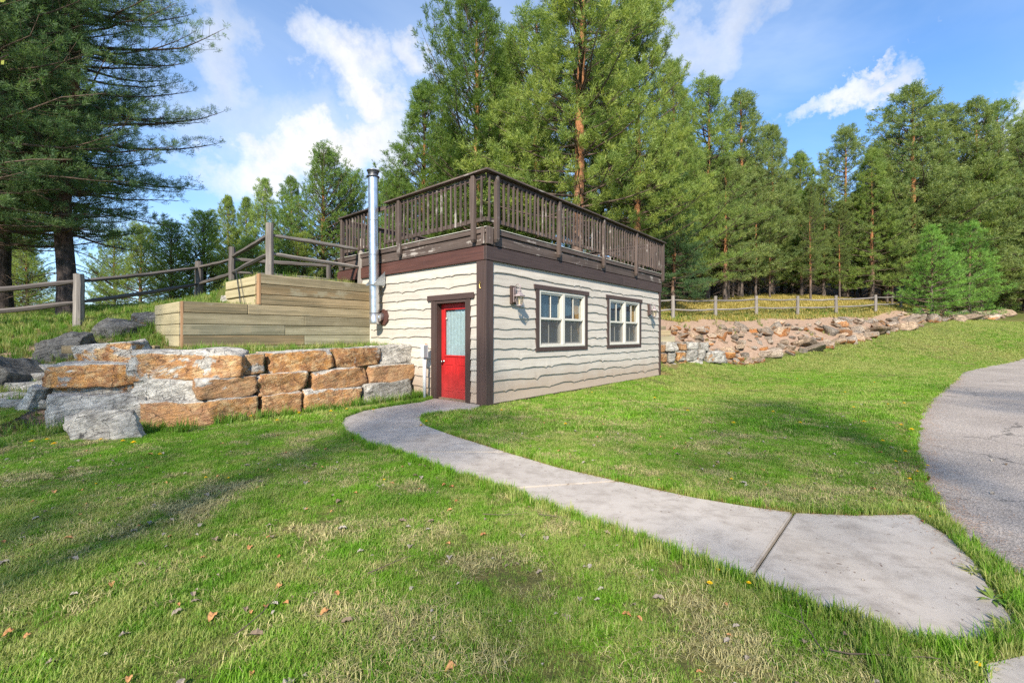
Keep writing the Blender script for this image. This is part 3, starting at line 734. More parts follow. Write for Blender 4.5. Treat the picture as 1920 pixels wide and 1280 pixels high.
# door
d = empty('door'); d.parent = cabin
DY0, DY1, DZ0, DZ1 = .565, 1.475, -.05, 2.12
wpart('casing', 'L', .41, .522, .0, .058, -.05, 2.185, M['brown_wood_z'], d)
wpart('casing', 'L', 1.527, 1.655, .0, .058, -.05, 2.185, M['brown_wood_z'], d)
wpart('casing', 'L', .30, 1.775, .0, .072, 2.188, 2.31, M['brown_wood_y'], d)
wpart('jamb', 'L', .523, .563, -.15, .05, -.05, 2.185, M['brown_wood_z'], d)
wpart('jamb', 'L', 1.478, 1.526, -.15, .05, -.05, 2.185, M['brown_wood_z'], d)
wpart('jamb', 'L', .564, 1.477, -.15, .05, 2.125, 2.186, M['brown_wood_y'], d)
wpart('sill', 'L', .50, 1.54, -.14, .07, -.07, -.052, M['concrete'], d)
sl = MB(); R0, R1 = -.145, -.10     # slab between these outward offsets
gl0, gl1, gz0, gz1 = .69, 1.35, .98, 2.0
for a, b, c, e in ((DY0, gl0, DZ0, DZ1-.002), (gl1, DY1, DZ0, DZ1-.002), (gl0, gl1, DZ0, gz0), (gl0, gl1, gz1, DZ1-.002)):
    wb(sl, 'L', a, b, R0, R1, c, e, 0)
sl.build('leaf', M['red_paint'], d)
for a, b in ((.665, .955), (1.075, 1.365)):       # raised panels with a moulding
    wb_ = MB(); z0, z1 = .20, .80
    for p, q, c, e in ((a, a+.022, z0, z1), (b-.022, b, z0, z1), (a+.022, b-.022, z0, z0+.022), (a+.022, b-.022, z1-.022, z1)): wb(wb_, 'L', p, q, R1-.002, R1+.010, c, e, .004)
    wb(wb_, 'L', a+.055, b-.055, R1-.002, R1+.008, z0+.055, z1-.055, .007); wb_.build('panel', M['red_paint'], d)
lf = MB()
for p, q, c, e in ((gl0-.025, gl0+.012, gz0-.025, gz1+.025), (gl1-.012, gl1+.025, gz0-.025, gz1+.025), (gl0+.012, gl1-.012, gz0-.025, gz0+.012), (gl0+.012, gl1-.012, gz1-.012, gz1+.025)): wb(lf, 'L', p, q, R1-.01, R1+.016, c, e, .004)
lf.build('glazing_bead', M['red_paint'], d)
wpart('pane', 'L', gl0+.01, gl1-.01, R1-.012, R1-.006, gz0+.01, gz1-.01, M['window_glass'], d, 0)
lc = MB(); n = 60; vs = []
for i in range(n+1):
    s = gl0+(gl1-gl0)*i/n; dd = R0+.008+.006*math.sin(s*60)+.004*math.sin(s*141); vs += [(-dd, s, gz0), (-dd, s, gz1-.03)]
lc.add(vs, [(2*i, 2*i+1, 2*i+3, 2*i+2) for i in range(n)]); lc.build('curtain', M['curtain_lace'], d)
kb = MB(); kb.tube([(-R1*-1, 0, 0), (0, 0, 0)], .01, 6) if False else None
kb.tube([(.10, 1.405, .845), (.088, 1.405, .845)], .034, 16, up=(0, 0, 1)); kb.tube([(.09, 1.405, .845), (.05, 1.405, .845)], .011, 10)
kb.tube([(.055, 1.405, .845), (.048, 1.405, .845), (.03, 1.405, .845), (.02, 1.405, .845)], [.012, .024, .028, .016], 14)
kb.build('knob', M['steel_knob'], d, True)
st = MB(); st.tube([(.115, 1.325, 1.80), (.108, 1.325, 1.80)], .025, 14); st.build('sticker', M['vinyl_white'], d)

# wall lanterns
def lantern(x, label):
    root = empty('wall_lantern', (*W2(x, -.037), 2.29), RZ)
    tag(root, label, 'lantern', 'lanterns on the window wall')
    MB().box(-.085, .085, -.05, .0, -.20, .19, .004).build('mounting_block', M['brown_wood_z'], root)
    MB().box(-.055, .055, -.085, -.0505, -.17, .15, .012).build('back_plate', M['lamp_bronze'], root)
    s = MB(); cy = -.20
    pts = [(0, -.085, -.02)]
    for k in range(15):
        a = math.radians(185-k*17); pts.append((0, -.16+.085*math.cos(a) if False else -.155-.075*math.cos(a), .135+.085*math.sin(a)))
    s.tube(pts, .009, 8)
    curl = [(0, -.175-.030*math.cos(math.radians(t)), .12+.030*math.sin(math.radians(t))) for t in range(-40, 280, 25)]
    s.tube(curl, .007, 6)
    low = [(0, -.085, -.12), (0, -.12, -.15), (0, -.15, -.14), (0, -.155, -.115), (0, -.14, -.10)]; s.tube(low, .008, 6)
    s.build('scroll_arm', M['lamp_scroll'], root, True)
    cap = MB(); cap.lathe([(.0, .115), (.012, .11), (.014, .085), (.048, .08), (.05, .068), (.03, .06), (.032, .045), (.075, .0), (.118, -.022), (.122, -.04), (.10, -.045), (0, -.045)], 8, (0, cy, 0))
    cap.build('cap', M['lamp_scroll'], root)
    g = MB(); g.lathe([(.100, -.046), (.055, -.225)], 6, (0, cy, 0)); g.build('glass', M['lamp_glass'], root)
    b = MB()
    for k in range(6):
        a = 2*math.pi*k/6; b.tube([(.101*math.cos(a), cy+.101*math.sin(a), -.046), (.056*math.cos(a), cy+.056*math.sin(a), -.226)], .005, 5)
    b.lathe([(0, -.222), (.062, -.222), (.064, -.240), (.03, -.25), (.012, -.27), (0, -.275)], 12, (0, cy, 0)); b.build('cage', M['lamp_scroll'], root)
    c = MB(); c.lathe([(.0, -.22), (.016, -.22), (.016, -.13), (.008, -.10), (0, -.09)], 10, (0, cy, 0)); c.build('bulb_sleeve', M['vinyl_white'], root)
    return root
lantern(.77, 'bronze glass wall lantern between the dark corner post and the nearer window')
lantern(7.85, 'bronze glass wall lantern beyond the second window at the far end of the wall')

# flue pipe: slightly out of plumb
pipe = at_cabin('stove_pipe'); tag(pipe, 'tall shiny steel stove pipe rising past the deck beside the timber wall', 'stove pipe')
pv, po, pr_ = 3.57, .27, .121
def px_at(z): return (-po, pv+(z-1.75)*.018, z)
pz = [1.80, 2.62, 3.42, 4.28, 5.32]
for a, b in ((1.98, 3.42), (3.42, 4.28), (4.28, 5.36)):
    MB().tube([px_at(a+.004), px_at(b-.004)], pr_, 28, cap=False).build('pipe_section', M['pipe_steel'], pipe, True)
for z in (1.98, 3.42, 4.28):
    MB().tube([px_at(z-.006), px_at(z+.006)], pr_+.003, 28).build('seam', M['seam_grey'], pipe)
e = MB(); e.tube([px_at(1.71), px_at(1.73), px_at(1.975)], [pr_-.006, pr_, pr_], 28); e.build('elbow', M['pipe_steel'], pipe, True)
c0 = px_at(1.84); e = MB(); e.tube([(c0[0]+.02, c0[1]-.0, 1.87), (c0[0]+.10, c0[1]-.01, 1.87), (-.045, c0[1]-.03, 1.90)], [pr_*.98, pr_*.95, pr_*.86], 20); e.build('elbow', M['pipe_steel'], pipe, True)
th = MB(); th.tube([(-.040, 3.50, 1.88), (-.075, 3.50, 1.88)], .205, 9, twist=.2); th.build('thimble_plate', M['red_brown_wood_z'], pipe)
cap = MB(); q = px_at(5.36)
cap.lathe([(pr_, 0), (pr_+.035, .0), (pr_+.04, .02), (pr_+.01, .04), (pr_-.005, .055), (pr_-.01, .09), (pr_+.012, .095), (pr_+.012, .105), (pr_-.012, .11), (pr_-.012, .135), (pr_+.035, .15), (pr_+.032, .17), (pr_-.02, .19), (0, .195)], 28, q)
cap.build('rain_cap', M['dark_steel'], pipe, True)
# support shelf: two triangular cheeks with a collar plate
br = MB(); zb = 2.68; y0, y1 = pv-.16, pv+.19
for y in (y0, y1):
    br.add([(-.075, y, zb), (-.40, y, zb), (-.075, y, zb+.34), (-.075, y+.006, zb), (-.40, y+.006, zb), (-.075, y+.006, zb+.34)], [(0, 1, 2), (5, 4, 3), (0, 3, 4, 1), (1, 4, 5, 2), (2, 5, 3, 0)])
br.box(-.40, -.075, y0, y1, zb-.022, zb-.001, .003); br.build('support_bracket', M['galvanised'], pipe)

# meter post by the boulder wall
mp = empty('utility_post', (-1.92, 9.75, 0), RZ+.1); tag(mp, 'slim grey utility post with a box and orange tag beside the red door', 'utility post')
MB().tube([(0, 0, -.1), (0, 0, 1.02)], .032, 14).build('pipe', M['conduit_grey'], mp, True)
MB().box(-.085, .06, -.055, .055, .93, 1.22, .012).build('box', M['conduit_grey'], mp)
MB().box(-.0855, -.0, -.0575, -.0555, .95, 1.20, .002).build('box_cover', M['conduit_box'], mp)
MB().tube([(.065, 0, 1.08), (.068, .0, 1.14), (.065, 0, 1.21), (.02, 0, 1.235)], [.02, .03, .026, .012], 8).build('tag', M['orange_tag'], mp)
mp2 = empty('vent_pipe', (*W2(-.12, 1.83), 0), RZ); tag(mp2, 'thin cream vent pipe against the siding just left of the door frame', 'pipe')
MB().tube([(0, 0, -.1), (0, 0, .99)], .021, 12).build('pipe', M['cream_pipe'], mp2, True)
MB().tube([(0, 0, .99), (0, 0, 1.01)], .027, 12).build('cap', M['dark_steel'], mp2)

# ------------------------------------------------------------------ roof deck with railings
deck = at_cabin('roof_deck'); tag(deck, 'dark brown roof deck with weathered baluster railings above the cabin', 'deck')
DO = .065      # deck frame stands this far outside the wall line
DL, DRt = 5.72, 8.95
def dpart(name, x0, x1, y0, y1, z0, z1, ax, ch=.005, m='deck_wood_'):
    return MB().box(x0, x1, y0, y1, z0, z1, ch).build(name, M[m+ax], deck)
# rim: lower band and proud upper board
for s0, s1 in ((-.055, 4.4), (4.405, DRt)):
    dpart('rim_joist', s0, s1, -.055, .0, 3.245, 3.462, 'x')
    dpart('fascia_board', s0-.02 if s0 < 0 else s0, s1, -.085, -.04, 3.475, 3.578, 'x')
for s0, s1 in ((.002, 3.0), (3.005, DL)):
    dpart('rim_joist', -.055, .0, s0, s1, 3.245, 3.462, 'y')
    dpart('fascia_board', -.083, -.04, s0-.04 if s0 < 1 else s0, s1, 3.475, 3.578, 'y')
dpart('rim_joist', DRt-.05, DRt, .02, DL-.06, 3.245, 3.578, 'y'); dpart('rim_joist', .02, DRt, DL-.05, DL, 3.245, 3.578, 'x')
dpart('corner_block', -.105, -.0855, -.04, .05, 3.25, 3.59, 'z'); dpart('corner_block', -.1, .10, -.105, -.0855, 3.25, 3.59, 'z')
MB().box(-.10, DRt, -.10, .0, 3.580, 3.592, .002).build('flashing', M['flashing_white'], deck)
MB().box(-.10, .0, .002, DL, 3.580, 3.592, .002).build('flashing', M['flashing_white'], deck)
for i in range(40):
    y = .02+i*.1415
    dpart('deck_board', .003, DRt-.06, y, y+.135, 3.565, 3.59, 'x', .003)
ZR = 4.66
def post(x, y, seed):
    r = random.Random(seed); o = MB()
    z0 = 3.30; o.box(x-.045, x+.045, y-.045, y+.045, z0+.05, ZR-.02, .007)
    o.add([(x-.044, y-.044, z0+.055), (x+.044, y-.044, z0+.055), (x+.044, y+.044, z0+.055), (x-.044, y+.044, z0+.055), (x-.022, y-.02, z0), (x+.022, y-.02, z0), (x+.022, y+.04, z0), (x-.022, y+.04, z0)],
          [(0, 1, 5, 4), (1, 2, 6, 5), (2, 3, 7, 6), (3, 0, 4, 7), (4, 5, 6, 7)])
    return o.build('railing_post', M['deck_wood_z'], deck)
yf = -.132; xl = -.130
RP = [.17, 2.40, 4.60, 6.70, 8.86]; LP = [.23, 2.74, 5.38]
for i, s in enumerate(RP): post(s, yf, i)
for i, s in enumerate(LP): post(xl, s, 10+i)
for s in (2.6, 5.0, 7.4): post(s, DL-.08, 20)
post(DRt-.08, DL-.08, 30); post(DRt-.08, 2.9, 31)
bal_r = [0]
def balusters(xa, ya, xb, yb, skip=()):
    L = math.hypot(xb-xa, yb-ya); n = int(L/.146)
    for i in range(n+1):
        t = i/n; x = xa+(xb-xa)*t; y = ya+(yb-ya)*t
        if any(math.hypot(x-a, y-b) < .075 for a, b in skip): continue
        if BAL is None or True:
            o = bpy.data.objects.new('baluster', BAL); COL.objects.link(o); o.parent = deck
            o.location = (x+rng.uniform(-.004, .004), y, 3.685+rng.uniform(-.012, .012)); o.rotation_euler = (rng.uniform(-.012, .012), rng.uniform(-.012, .012), 0)
BAL = MB().box(-.019, .019, -.019, .019, 0, .91, .003).mesh('baluster'); BAL.materials.append(M['deck_wood_z'])
skipR = [(s, yf) for s in RP]; skipL = [(xl, s) for s in LP]
balusters(-.04, yf+.012, 8.86, yf+.012, skipR)
balusters(xl+.012, .02, xl+.012, 3.33, skipL); balusters(xl+.012, 3.80, xl+.012, 5.32, skipL)
balusters(.05, DL-.10, 8.8, DL-.10); balusters(DRt-.10, .0, DRt-.10, DL-.15)
def rail(name, x0, x1, y0, y1, z0, z1, ax): return dpart(name, x0, x1, y0, y1, z0, z1, ax, .006)
# caps, upper and lower rails
rail('cap_rail', -.20, 4.5, yf-.075, yf+.075, ZR, ZR+.038, 'x'); rail('cap_rail', 4.503, 9.0, yf-.075, yf+.075, ZR, ZR+.038, 'x')
rail('cap_rail', xl-.075, xl+.075, yf+.077, 3.28, ZR, ZR+.038, 'y'); rail('cap_rail', xl-.075, xl+.075, 3.62, 5.50, ZR-.02, ZR+.018, 'y')
rail('cap_rail', xl+.08, 9.0, DL-.15, DL, ZR, ZR+.038, 'x'); rail('cap_rail', DRt-.15, DRt, yf+.08, DL-.153, ZR, ZR+.038, 'y')
rail('top_rail', -.06, 8.85, yf+.034, yf+.072, ZR-.10, ZR-.012, 'x'); rail('top_rail', xl+.034, xl+.072, yf+.075, 5.36, ZR-.11, ZR-.022, 'y')
rail('bottom_rail', -.06, 8.85, yf+.034, yf+.072, 3.70, 3.785, 'x')
rail('bottom_rail', xl+.034, xl+.072, yf+.075, 3.34, 3.70, 3.785, 'y'); rail('bottom_rail', xl+.034, xl+.072, 3.78, 5.36, 3.70, 3.785, 'y')
rail('top_rail', .02, 8.85, DL-.08, DL-.045, ZR-.10, ZR-.012, 'x'); rail('bottom_rail', .02, 8.85, DL-.08, DL-.045, 3.70, 3.785, 'x')
rail('top_rail', DRt-.08, DRt-.045, .0, DL-.16, ZR-.10, ZR-.012, 'y'); rail('bottom_rail', DRt-.08, DRt-.045, .0, DL-.16, 3.70, 3.785, 'y')

# ------------------------------------------------------------------ stepped timber retaining wall
tw = at_cabin('timber_retaining_wall'); tag(tw, 'stepped wall of greenish squared timbers between the boulders and the cabin', 'retaining wall')
r2 = random.Random(5); FY = 4.125
def timber(x0, x1, y0, y1, z0, z1, ax, m='treated_timber_'):
    j = r2.uniform(-.007, .007)
    if ax == 'x': y0 += j
    else: x0 += j
    return MB().box(x0, x1, y0, y1, z0+.004, z1-.004, .012).build('timber', M[m+ax], tw)
for k in range(9):
    z1 = 2.752-.222*k; z0 = z1-.222
    xe = -2.72 if k < 3 else -4.08
    xs_ = [xe, 0.0]
    if k >= 3: xs_ = [xe, -4.08+r2.choice([1.15, 1.9, 2.44, .6]), -.0] if k % 2 else [xe, -1.75, -.0]
    for a, b in zip(xs_[:-1], xs_[1:]): timber(a+.002, b-.002, FY, FY+.24, z0, z1, 'x')
# end returns (pale fresh-cut faces)
for k in range(3):
    z1 = 2.752-.222*k; timber(-2.72, -2.57, FY+.242, FY+2.1, z1-.222, z1-.02, 'y', 'pale_timber_')
for k in range(4):
    z1 = 2.752-.222*(k+3); timber(-4.08, -3.93, FY+.242, FY+2.15, z1-.222, z1, 'y', 'pale_timber_')
MB().box(-2.735, -2.685, FY-.004, FY+.10, 2.09, 2.75, .006).build('end_post', M['split_post'], tw)
MB().box(-4.095, -4.055, FY-.004, FY+.05, 1.1, 2.08, .006).build('end_post', M['split_post'], tw)
gt = empty('garden_timber', (-7.25, 7.95, 1.16), .05); tag(gt, 'weathered landscape timber lying behind the top row of boulders', 'timber')
MB().box(-.75, .85, -.07, .07, -.06, .08, .01).build('timber', M['treated_timber_x'], gt)
rd = at_cabin('steel_rods'); tag(rd, 'two thin dark rods leaning on the pale end of the upper timber tier', 'rods')
MB().tube([(-2.74, FY+1.32, 2.95), (-2.76, FY+.95, 2.10)], .012, 6).build('rod', M['dark_rod'], rd)
MB().tube([(-2.74, FY+1.10, 2.86), (-2.76, FY+.70, 2.10)], .006, 6).build('rod', M['dark_rod'], rd)

# ------------------------------------------------------------------ split rail fences
def fence_post(x, y, zb, h, parent, r=.085, seed=0, lean=0, m='grey_fence_wood_z'):
    q = random.Random(seed); n = 9; pts = []; rad = []
    for i in range(7):
        t = i/6; pts.append((lean*t*h+q.uniform(-.006, .006), q.uniform(-.006, .006), -.35+t*(h+.35))); rad.append(r*(1.08-.12*t)*q.uniform(.97, 1.03))
    o = MB().tube(pts, rad, n, twist=q.uniform(0, 1)).build('fence_post', M[m], parent)
    o.location = (x, y, zb); return o
def fence_rail(p, q_, parent, seed=0, sag=0.03, r=.058, m='grey_fence_wood_x'):
    q = random.Random(seed); P = Vector(p); Q = Vector(q_); L = (Q-P).length
    o = MB(); pts = []; rad = []; bow = q.uniform(-1, 1)*.02
    for i in range(11):
        t = i/10; pts.append((L*t, bow*math.sin(t*3.14)+q.uniform(-.006, .006), -sag*math.sin(t*3.14)+q.uniform(-.007, .007))); rad.append(r*(.55 if i in (0, 10) else 1)*q.uniform(.92, 1.08)*(1+.15*math.sin(t*3.14)))
    o.tube(pts, rad, 6, flat=.78, twist=q.uniform(0, 1)); ob = o.build('fence_rail', M[m], parent)
    ob.location = P; ob.rotation_euler = (Q-P).to_track_quat('X', 'Z').to_euler(); return ob
lf_ = empty('split_rail_fence', (-10.28, 10.5, 1.69)); tag(lf_, 'grey two-rail split fence climbing the bank from the left to the cabin deck', 'fence')
lf_.location = (0, 0, 0)
P0 = (-14.0, 9.6, 1.15); P1 = (-10.28, 10.5, 1.69); P2 = (-9.9, 14.0, 2.58); P3 = (-7.84, 12.4, 2.75); P4 = (-5.42, 9.9, 2.70); P5 = (-4.06, 11.85, 2.78); P6 = (-5.5, 13.3, 2.5); PM = (-18.5, 10.5, .9)
LFP = [(PM, 1.2, .1), (P0, 1.22, .105), (P1, 1.19, .105), (P2, 1.18, .11), (P3, 1.15, .085), (P4, 1.23, .082), (P5, 1.22, .078), (P6, 1.1, .075)]
for i, (p, h, r) in enumerate(LFP): fence_post(p[0], p[1], p[2], h, lf_, r, i, .03 if i == 6 else 0, 'grey_fence_wood_z' if i in (2, 5, 6) else 'dark_fence_wood_z')
def rails(a, b, ha, hb, seed, par=lf_, sag=.03, r=.062):
    for k, (u, v) in enumerate(zip(ha, hb)): fence_rail((a[0], a[1], a[2]+u), (b[0], b[1], b[2]+v), par, seed*3+k, sag, r, 'dark_fence_wood_x' if par is lf_ and seed != 6 else 'grey_fence_wood_x')
rails(PM, P0, (.98, .5), (.98, .5), 1); rails(P0, P1, (1.0, .5), (1.02, .52), 2, sag=.02, r=.072); rails(P1, P2, (1.02, .52), (1.0, .48), 3)
rails(P2, P3, (1.0, .48), (.80, .40), 4, sag=.01); rails(P3, P4, (.88, .42), (.97, .55), 5, sag=.0, r=.055); rails(P4, P5, (.97, .55), (.93, .46), 6, sag=.0, r=.055); rails(P3, P6, (.80, .45), (1.0, .6), 7, sag=0)
rf = empty('split_rail_fence', (0, 0, 0)); tag(rf, 'long grey split-rail fence along the top of the rocky bank before the woods', 'fence')
RFP = [(5.2, 20.9), (8.0, 22.0), (10.8, 23.5), (13.8, 25.0), (17.1, 26.5), (20.5, 28.0), (24.4, 29.7), (27.6, 31.4)]
RZs = [2.1, 2.27, 2.36, 2.56, 2.66, 2.80, 3.06, 3.3]
pr = None
for i, ((x, y), z) in enumerate(zip(RFP, RZs)):
    fence_post(x, y, z, 1.10+.03*(i % 3), rf, .088, 40+i)
    if pr: rails(pr, (x, y, z), (.92, .45), (.92, .45), 20+i, rf, .05, .055)
    pr = (x, y, z)

# ------------------------------------------------------------------ rocks
def rock_mesh(name, w, d, h, seed, n=9, loose=0.0, skew=0.0, rough=1.0, planes=7, mean=.94):
    """quarried block: a jittered box cut by flat planes and roughened"""
    r = random.Random(seed); ls = np.linspace(-1, 1, n); V = []; idx = {}
    for i in range(n):
        for j in range(n):
            for k in range(n):
                if 0 in (i, j, k) or n-1 in (i, j, k): idx[(i, j, k)] = len(V); V.append((ls[i], ls[j], ls[k]))
    F = []
    for a in range(n-1):
        for b in range(n-1):
            for f in (0, n-1):
                q = [(a, b, f), (a+1, b, f), (a+1, b+1, f), (a, b+1, f)]; F.append(q if f else q[::-1])
                q = [(f, a, b), (f, a+1, b), (f, a+1, b+1), (f, a, b+1)]; F.append(q if f else q[::-1])
                q = [(b, f, a), (b, f, a+1), (b+1, f, a+1), (b+1, f, a)]; F.append(q if f else q[::-1])
    F = [[idx[p] for p in q] for q in F]; V = np.array(V, float)
    # corner jitter, trilinear
    jit = {c: np.array([r.uniform(-1, 1)*(.055+.22*loose) for _ in range(3)]) for c in [(a, b, c) for a in (0, 1) for b in (0, 1) for c in (0, 1)]}
    T = (V+1)/2; D = np.zeros_like(V)
    for c, j in jit.items():
        wgt = np.prod([T[:, i] if c[i] else 1-T[:, i] for i in range(3)], 0); D += wgt[:, None]*j
    V = V + D
    if loose: 
        L = np.linalg.norm(V, axis=1, keepdims=True); V = V*(1-loose*.45)+V/L*loose*.45*1.15
    S = np.array([w/2, d/2, h/2])
    for _ in range(planes):
        nv = np.array([r.gauss(0, 1) for _ in range(3)]); nv /= np.linalg.norm(nv)
        if not loose: nv[1] = -abs(nv[1])
        sup = (np.abs(nv)).sum(); dist = sup*r.uniform(.80, mean) if not loose else r.uniform(.72, .98)*sup*.72
        e = V@nv-dist; V = V-np.clip(e, 0, None)[:, None]*nv
    V[:, 0] += skew*V[:, 2]; V *= S
    if rough:
        off = Vector((seed*3.7, seed*1.3, 0)); N = V/np.maximum(np.linalg.norm(V, axis=1, keepdims=True), 1e-6)
        a = min(w, d, h)
        led = np.array([mnoise.noise(Vector((p[0]*1.6+p[2]*.8, p[1]*1.6, p[2]*2.4))+off*1.7) for p in V]); led = np.floor(led*4.5)/4.5
        V = V + N*led[:, None]*.085*rough*min(1, a/.35)
        dsp = np.array([mnoise.fractal(Vector(p)*4+off, 1, 2, 4) for p in V])*.030*rough + np.array([abs(mnoise.noise(Vector((p[0]*2, p[1]*2, p[2]*9))+off)) for p in V])*.028*rough
        V = V + N*dsp[:, None]*min(1, a/.3)
    lo, hi = V.min(0), V.max(0); V = (V-(lo+hi)/2)/(hi-lo)*np.array([w, d, h])*1.01
    return np_mesh(name, V, np.array(F), M['rock'])
ROCKN = [0]
def stone(parent, name, cx, cy, z0, z1, w, d, yaw, seed, rust=.5, bright=.5, n=17, roll=0, pitch=0, **k):
    me = rock_mesh(name, w, d, z1-z0, seed, n, **k)
    o = link_mesh(name, me, parent); o.location = (cx, cy, (z0+z1)/2); o.rotation_euler = (pitch, roll, yaw); o.color = (rust, bright, 0, 1); return o
bw_ = empty('boulder_wall'); tag(bw_, 'dry-laid wall of big squared grey and rusty-orange boulders left of the red door', 'stone wall')
def zpx(py, Z): return EYE-(py-629)/830*Z
# courses along the line that runs out from the cabin: (px0, px1, py0, py1, rust, brightness)
LA = np.array(W2(0, 2.19)); LBp = np.array(W2(-4.2, 1.98)); LD = (LBp-LA)/np.linalg.norm(LBp-LA); LN = np.array([-LD[1], LD[0]])
if LN[1] < 0: LN = -LN
def on_line(px, back):
    r = (px-960)/830; A = LA+LN*back; s = (A[0]-r*A[1])/(-(LD[0]-r*LD[1])); return s
courses = [
 (.16, [(713,783,645,686,-.25,.62), (629,717,650,690,.62,.42), (499,630,656,700,.85,.62), (430,500,663,706,.75,.45)]),
 (.08, [(690,783,680,720,.85,.55), (582,694,689,731,.95,.62), (481,581,698,741,.8,.62), (373,489,705,748,.85,.55)]),
 (.0, [(684,777,713,760,-.3,.36), (571,688,726,775,.85,.62), (491,576,736,780,.95,.62), (393,490,743,795,.8,.60)])]
sd = 1
for back, cs in courses:
    for (x0, x1, y0, y1, ru, brt) in cs:
        s0, s1 = on_line(x1, back), on_line(x0, back); c = (s0+s1)/2; dpt = .55+.08*(sd % 3); p = LA+LN*(back+dpt/2)+LD*c
        Zf = (LA+LN*back+LD*c)[1]; yaw = math.atan2(-LD[1], -LD[0])
        sh_ = 1 if True else 0
        stone(bw_, 'stone', p[0], p[1], zpx(y1, Zf)+.004, zpx(y0, Zf), abs(s1-s0)*.985, dpt, yaw+random.Random(sd).uniform(-.05, .05), sd, ru, brt, skew=random.Random(sd).uniform(-.05, .05), planes=5, roll=random.Random(sd+5).uniform(-.03, .03), mean=.97, rough=.8); sd += 1
# the outer end turns towards the lawn: (px0, px1, py0, py1, depth, yaw, rust, brightness, thickness)
ends = [(246,431,652,714,7.12,.30,.62,.66,.55), (131,246,640,688,7.40,.10,.55,.66,.5), (74,250,680,727,6.95,.14,.8,.66,.7), (225,262,672,700,7.4,.1,.9,.5,.4),
 (241,372,710,762,7.02,.20,-.2,.75,.6), (86,247,716,748,7.02,.10,.45,.62,.6), (258,391,748,803,6.92,.22,.98,.58,.6), (72,242,738,812,6.72,.28,-.05,.6,.7)]
for (x0, x1, y0, y1, Z, yaw, ru, brt, dp) in ends:
    X0, X1 = (x0-960)/830*Z, (x1-960)/830*Z; w = (X1-X0)/math.cos(yaw)
    roll = -.16 if x0 == 131 else (.03 if x0 == 74 else 0)
    stone(bw_, 'stone', (X0+X1)/2, Z+dp/2, zpx(y1, Z)-.01, zpx(y0, Z), w*.98, dp, yaw, 60+sd, ru, brt, planes=6, roll=roll, mean=.97, rough=.85); sd += 1
def boulder(label, x, y, z0, z1, w, d, yaw, seed, ru, brt, roll=0, pitch=0, **k):
    o = stone(None, 'boulder', x, y, z0, z1, w, d, yaw, seed, ru, brt, n=20, roll=roll, pitch=pitch, **k)
    tag(o, label, 'boulder'); return o
boulder('pale grey triangular slab propped on the grass before the boulder wall', -5.62, 6.14, -.14, .38, 1.18, .30, .10, 203, -.5, .45, pitch=-.35, loose=.08, planes=5, mean=.9, skew=-.35)
boulder('narrow tan slab leaning outward at the left end of the boulder wall', -7.62, 7.1, -.1, .66, .26, .6, .3, 204, .15, .72, roll=.42, loose=.2)
boulder('shaded boulder half sunk in the bank right beside the flat stone steps', -8.95, 8.9, .62, 1.50, .82, .7, .3, 205, .32, -.08, loose=.6)  # low brightness here and on the next boulders paints shade into the rock
boulder('large shaded grey boulder at the left edge of the picture', -8.9, 7.75, .3, 1.12, 1.0, .9, .2, 206, -.1, -.12, loose=.7)
boulder('shaded jagged boulder below the fence post on the bank', -8.75, 9.9, 1.1, 1.78, 1.0, .7, -.2, 207, -.1, -.05, loose=.5, roll=.2)
boulder('shaded boulder with a rusty hollow just left of the lower timber tier', -8.15, 10.4, 1.45, 2.02, 1.35, .7, .35, 208, .42, .0, loose=.5, roll=-.12)
boulder('small grey rock resting on the bank by the upper timber tier', -6.9, 11.0, 2.1, 2.5, .5, .4, .1, 209, -.3, .6, loose=.6)
stp = empty('stone_steps'); tag(stp, 'rough grey flagstone steps rising at the left edge of the picture', 'steps')
for i, (px, py, Z, w) in enumerate([(40,772,6.95,.9), (35,752,7.2,.95), (28,730,7.5,1.15), (35,712,7.8,1.1), (45,700,8.1,1.0)]):
    z = max(zpx(py, Z), hz((px-960)/830*Z-.1, Z+.2))+.07; stone(stp, 'step', (px-960)/830*Z-.1, Z+.2, z-.16, z, w, .5, .1+.1*(i % 2), 220+i, .1, .55, n=8, planes=4)
# low block wall beyond the far end of the cabin
sw = empty('block_wall'); tag(sw, 'low wall of small squared grey and orange blocks beyond the far cabin corner', 'stone wall')
blk = [(1236,1246,645,660,.9,.5),(1245,1273,641,659,-.3,.8),(1273,1288,643,657,.9,.5),(1287,1310,641,656,.45,.65),(1310,1328,642,658,-.3,.55),
 (1237,1250,662,680,.8,.5),(1250,1268,660,680,.2,.45),(1268,1286,658,678,.6,.65),(1284,1308,656,677,.0,.5),(1308,1322,654,674,-.2,.55),
 (1238,1253,682,697,1.,.6),(1253,1268,681,695,-.3,.55),(1268,1287,679,690,1.,.55),(1287,1320,675,690,-.4,.85),(1321,1363,658,681,.3,.7)]
for i, (x0, x1, y0, y1, ru, brt) in enumerate(blk):
    Z = 16.3+(x0-1236)/90*1.3; X0, X1 = (x0-960)/830*Z, (x1-960)/830*Z
    stone(sw, 'block', (X0+X1)/2, Z+.25, zpx(y1, Z)-.01, zpx(y0, Z)+.01, (X1-X0)*1.04, .5, .25, 250+i, ru, brt*.62, n=7, planes=4)
for i, (x0, x1, y0, y1) in enumerate([(1237,1247,611,618), (1237,1256,619,629), (1237,1264,630,641)]):
    Z = 16.9; MB().box((x0-960)/830*Z, (x1-960)/830*Z, Z-.1, Z+.1, zpx(y1, Z), zpx(y0, Z), .01).build('timber', M['treated_timber_x'], sw)
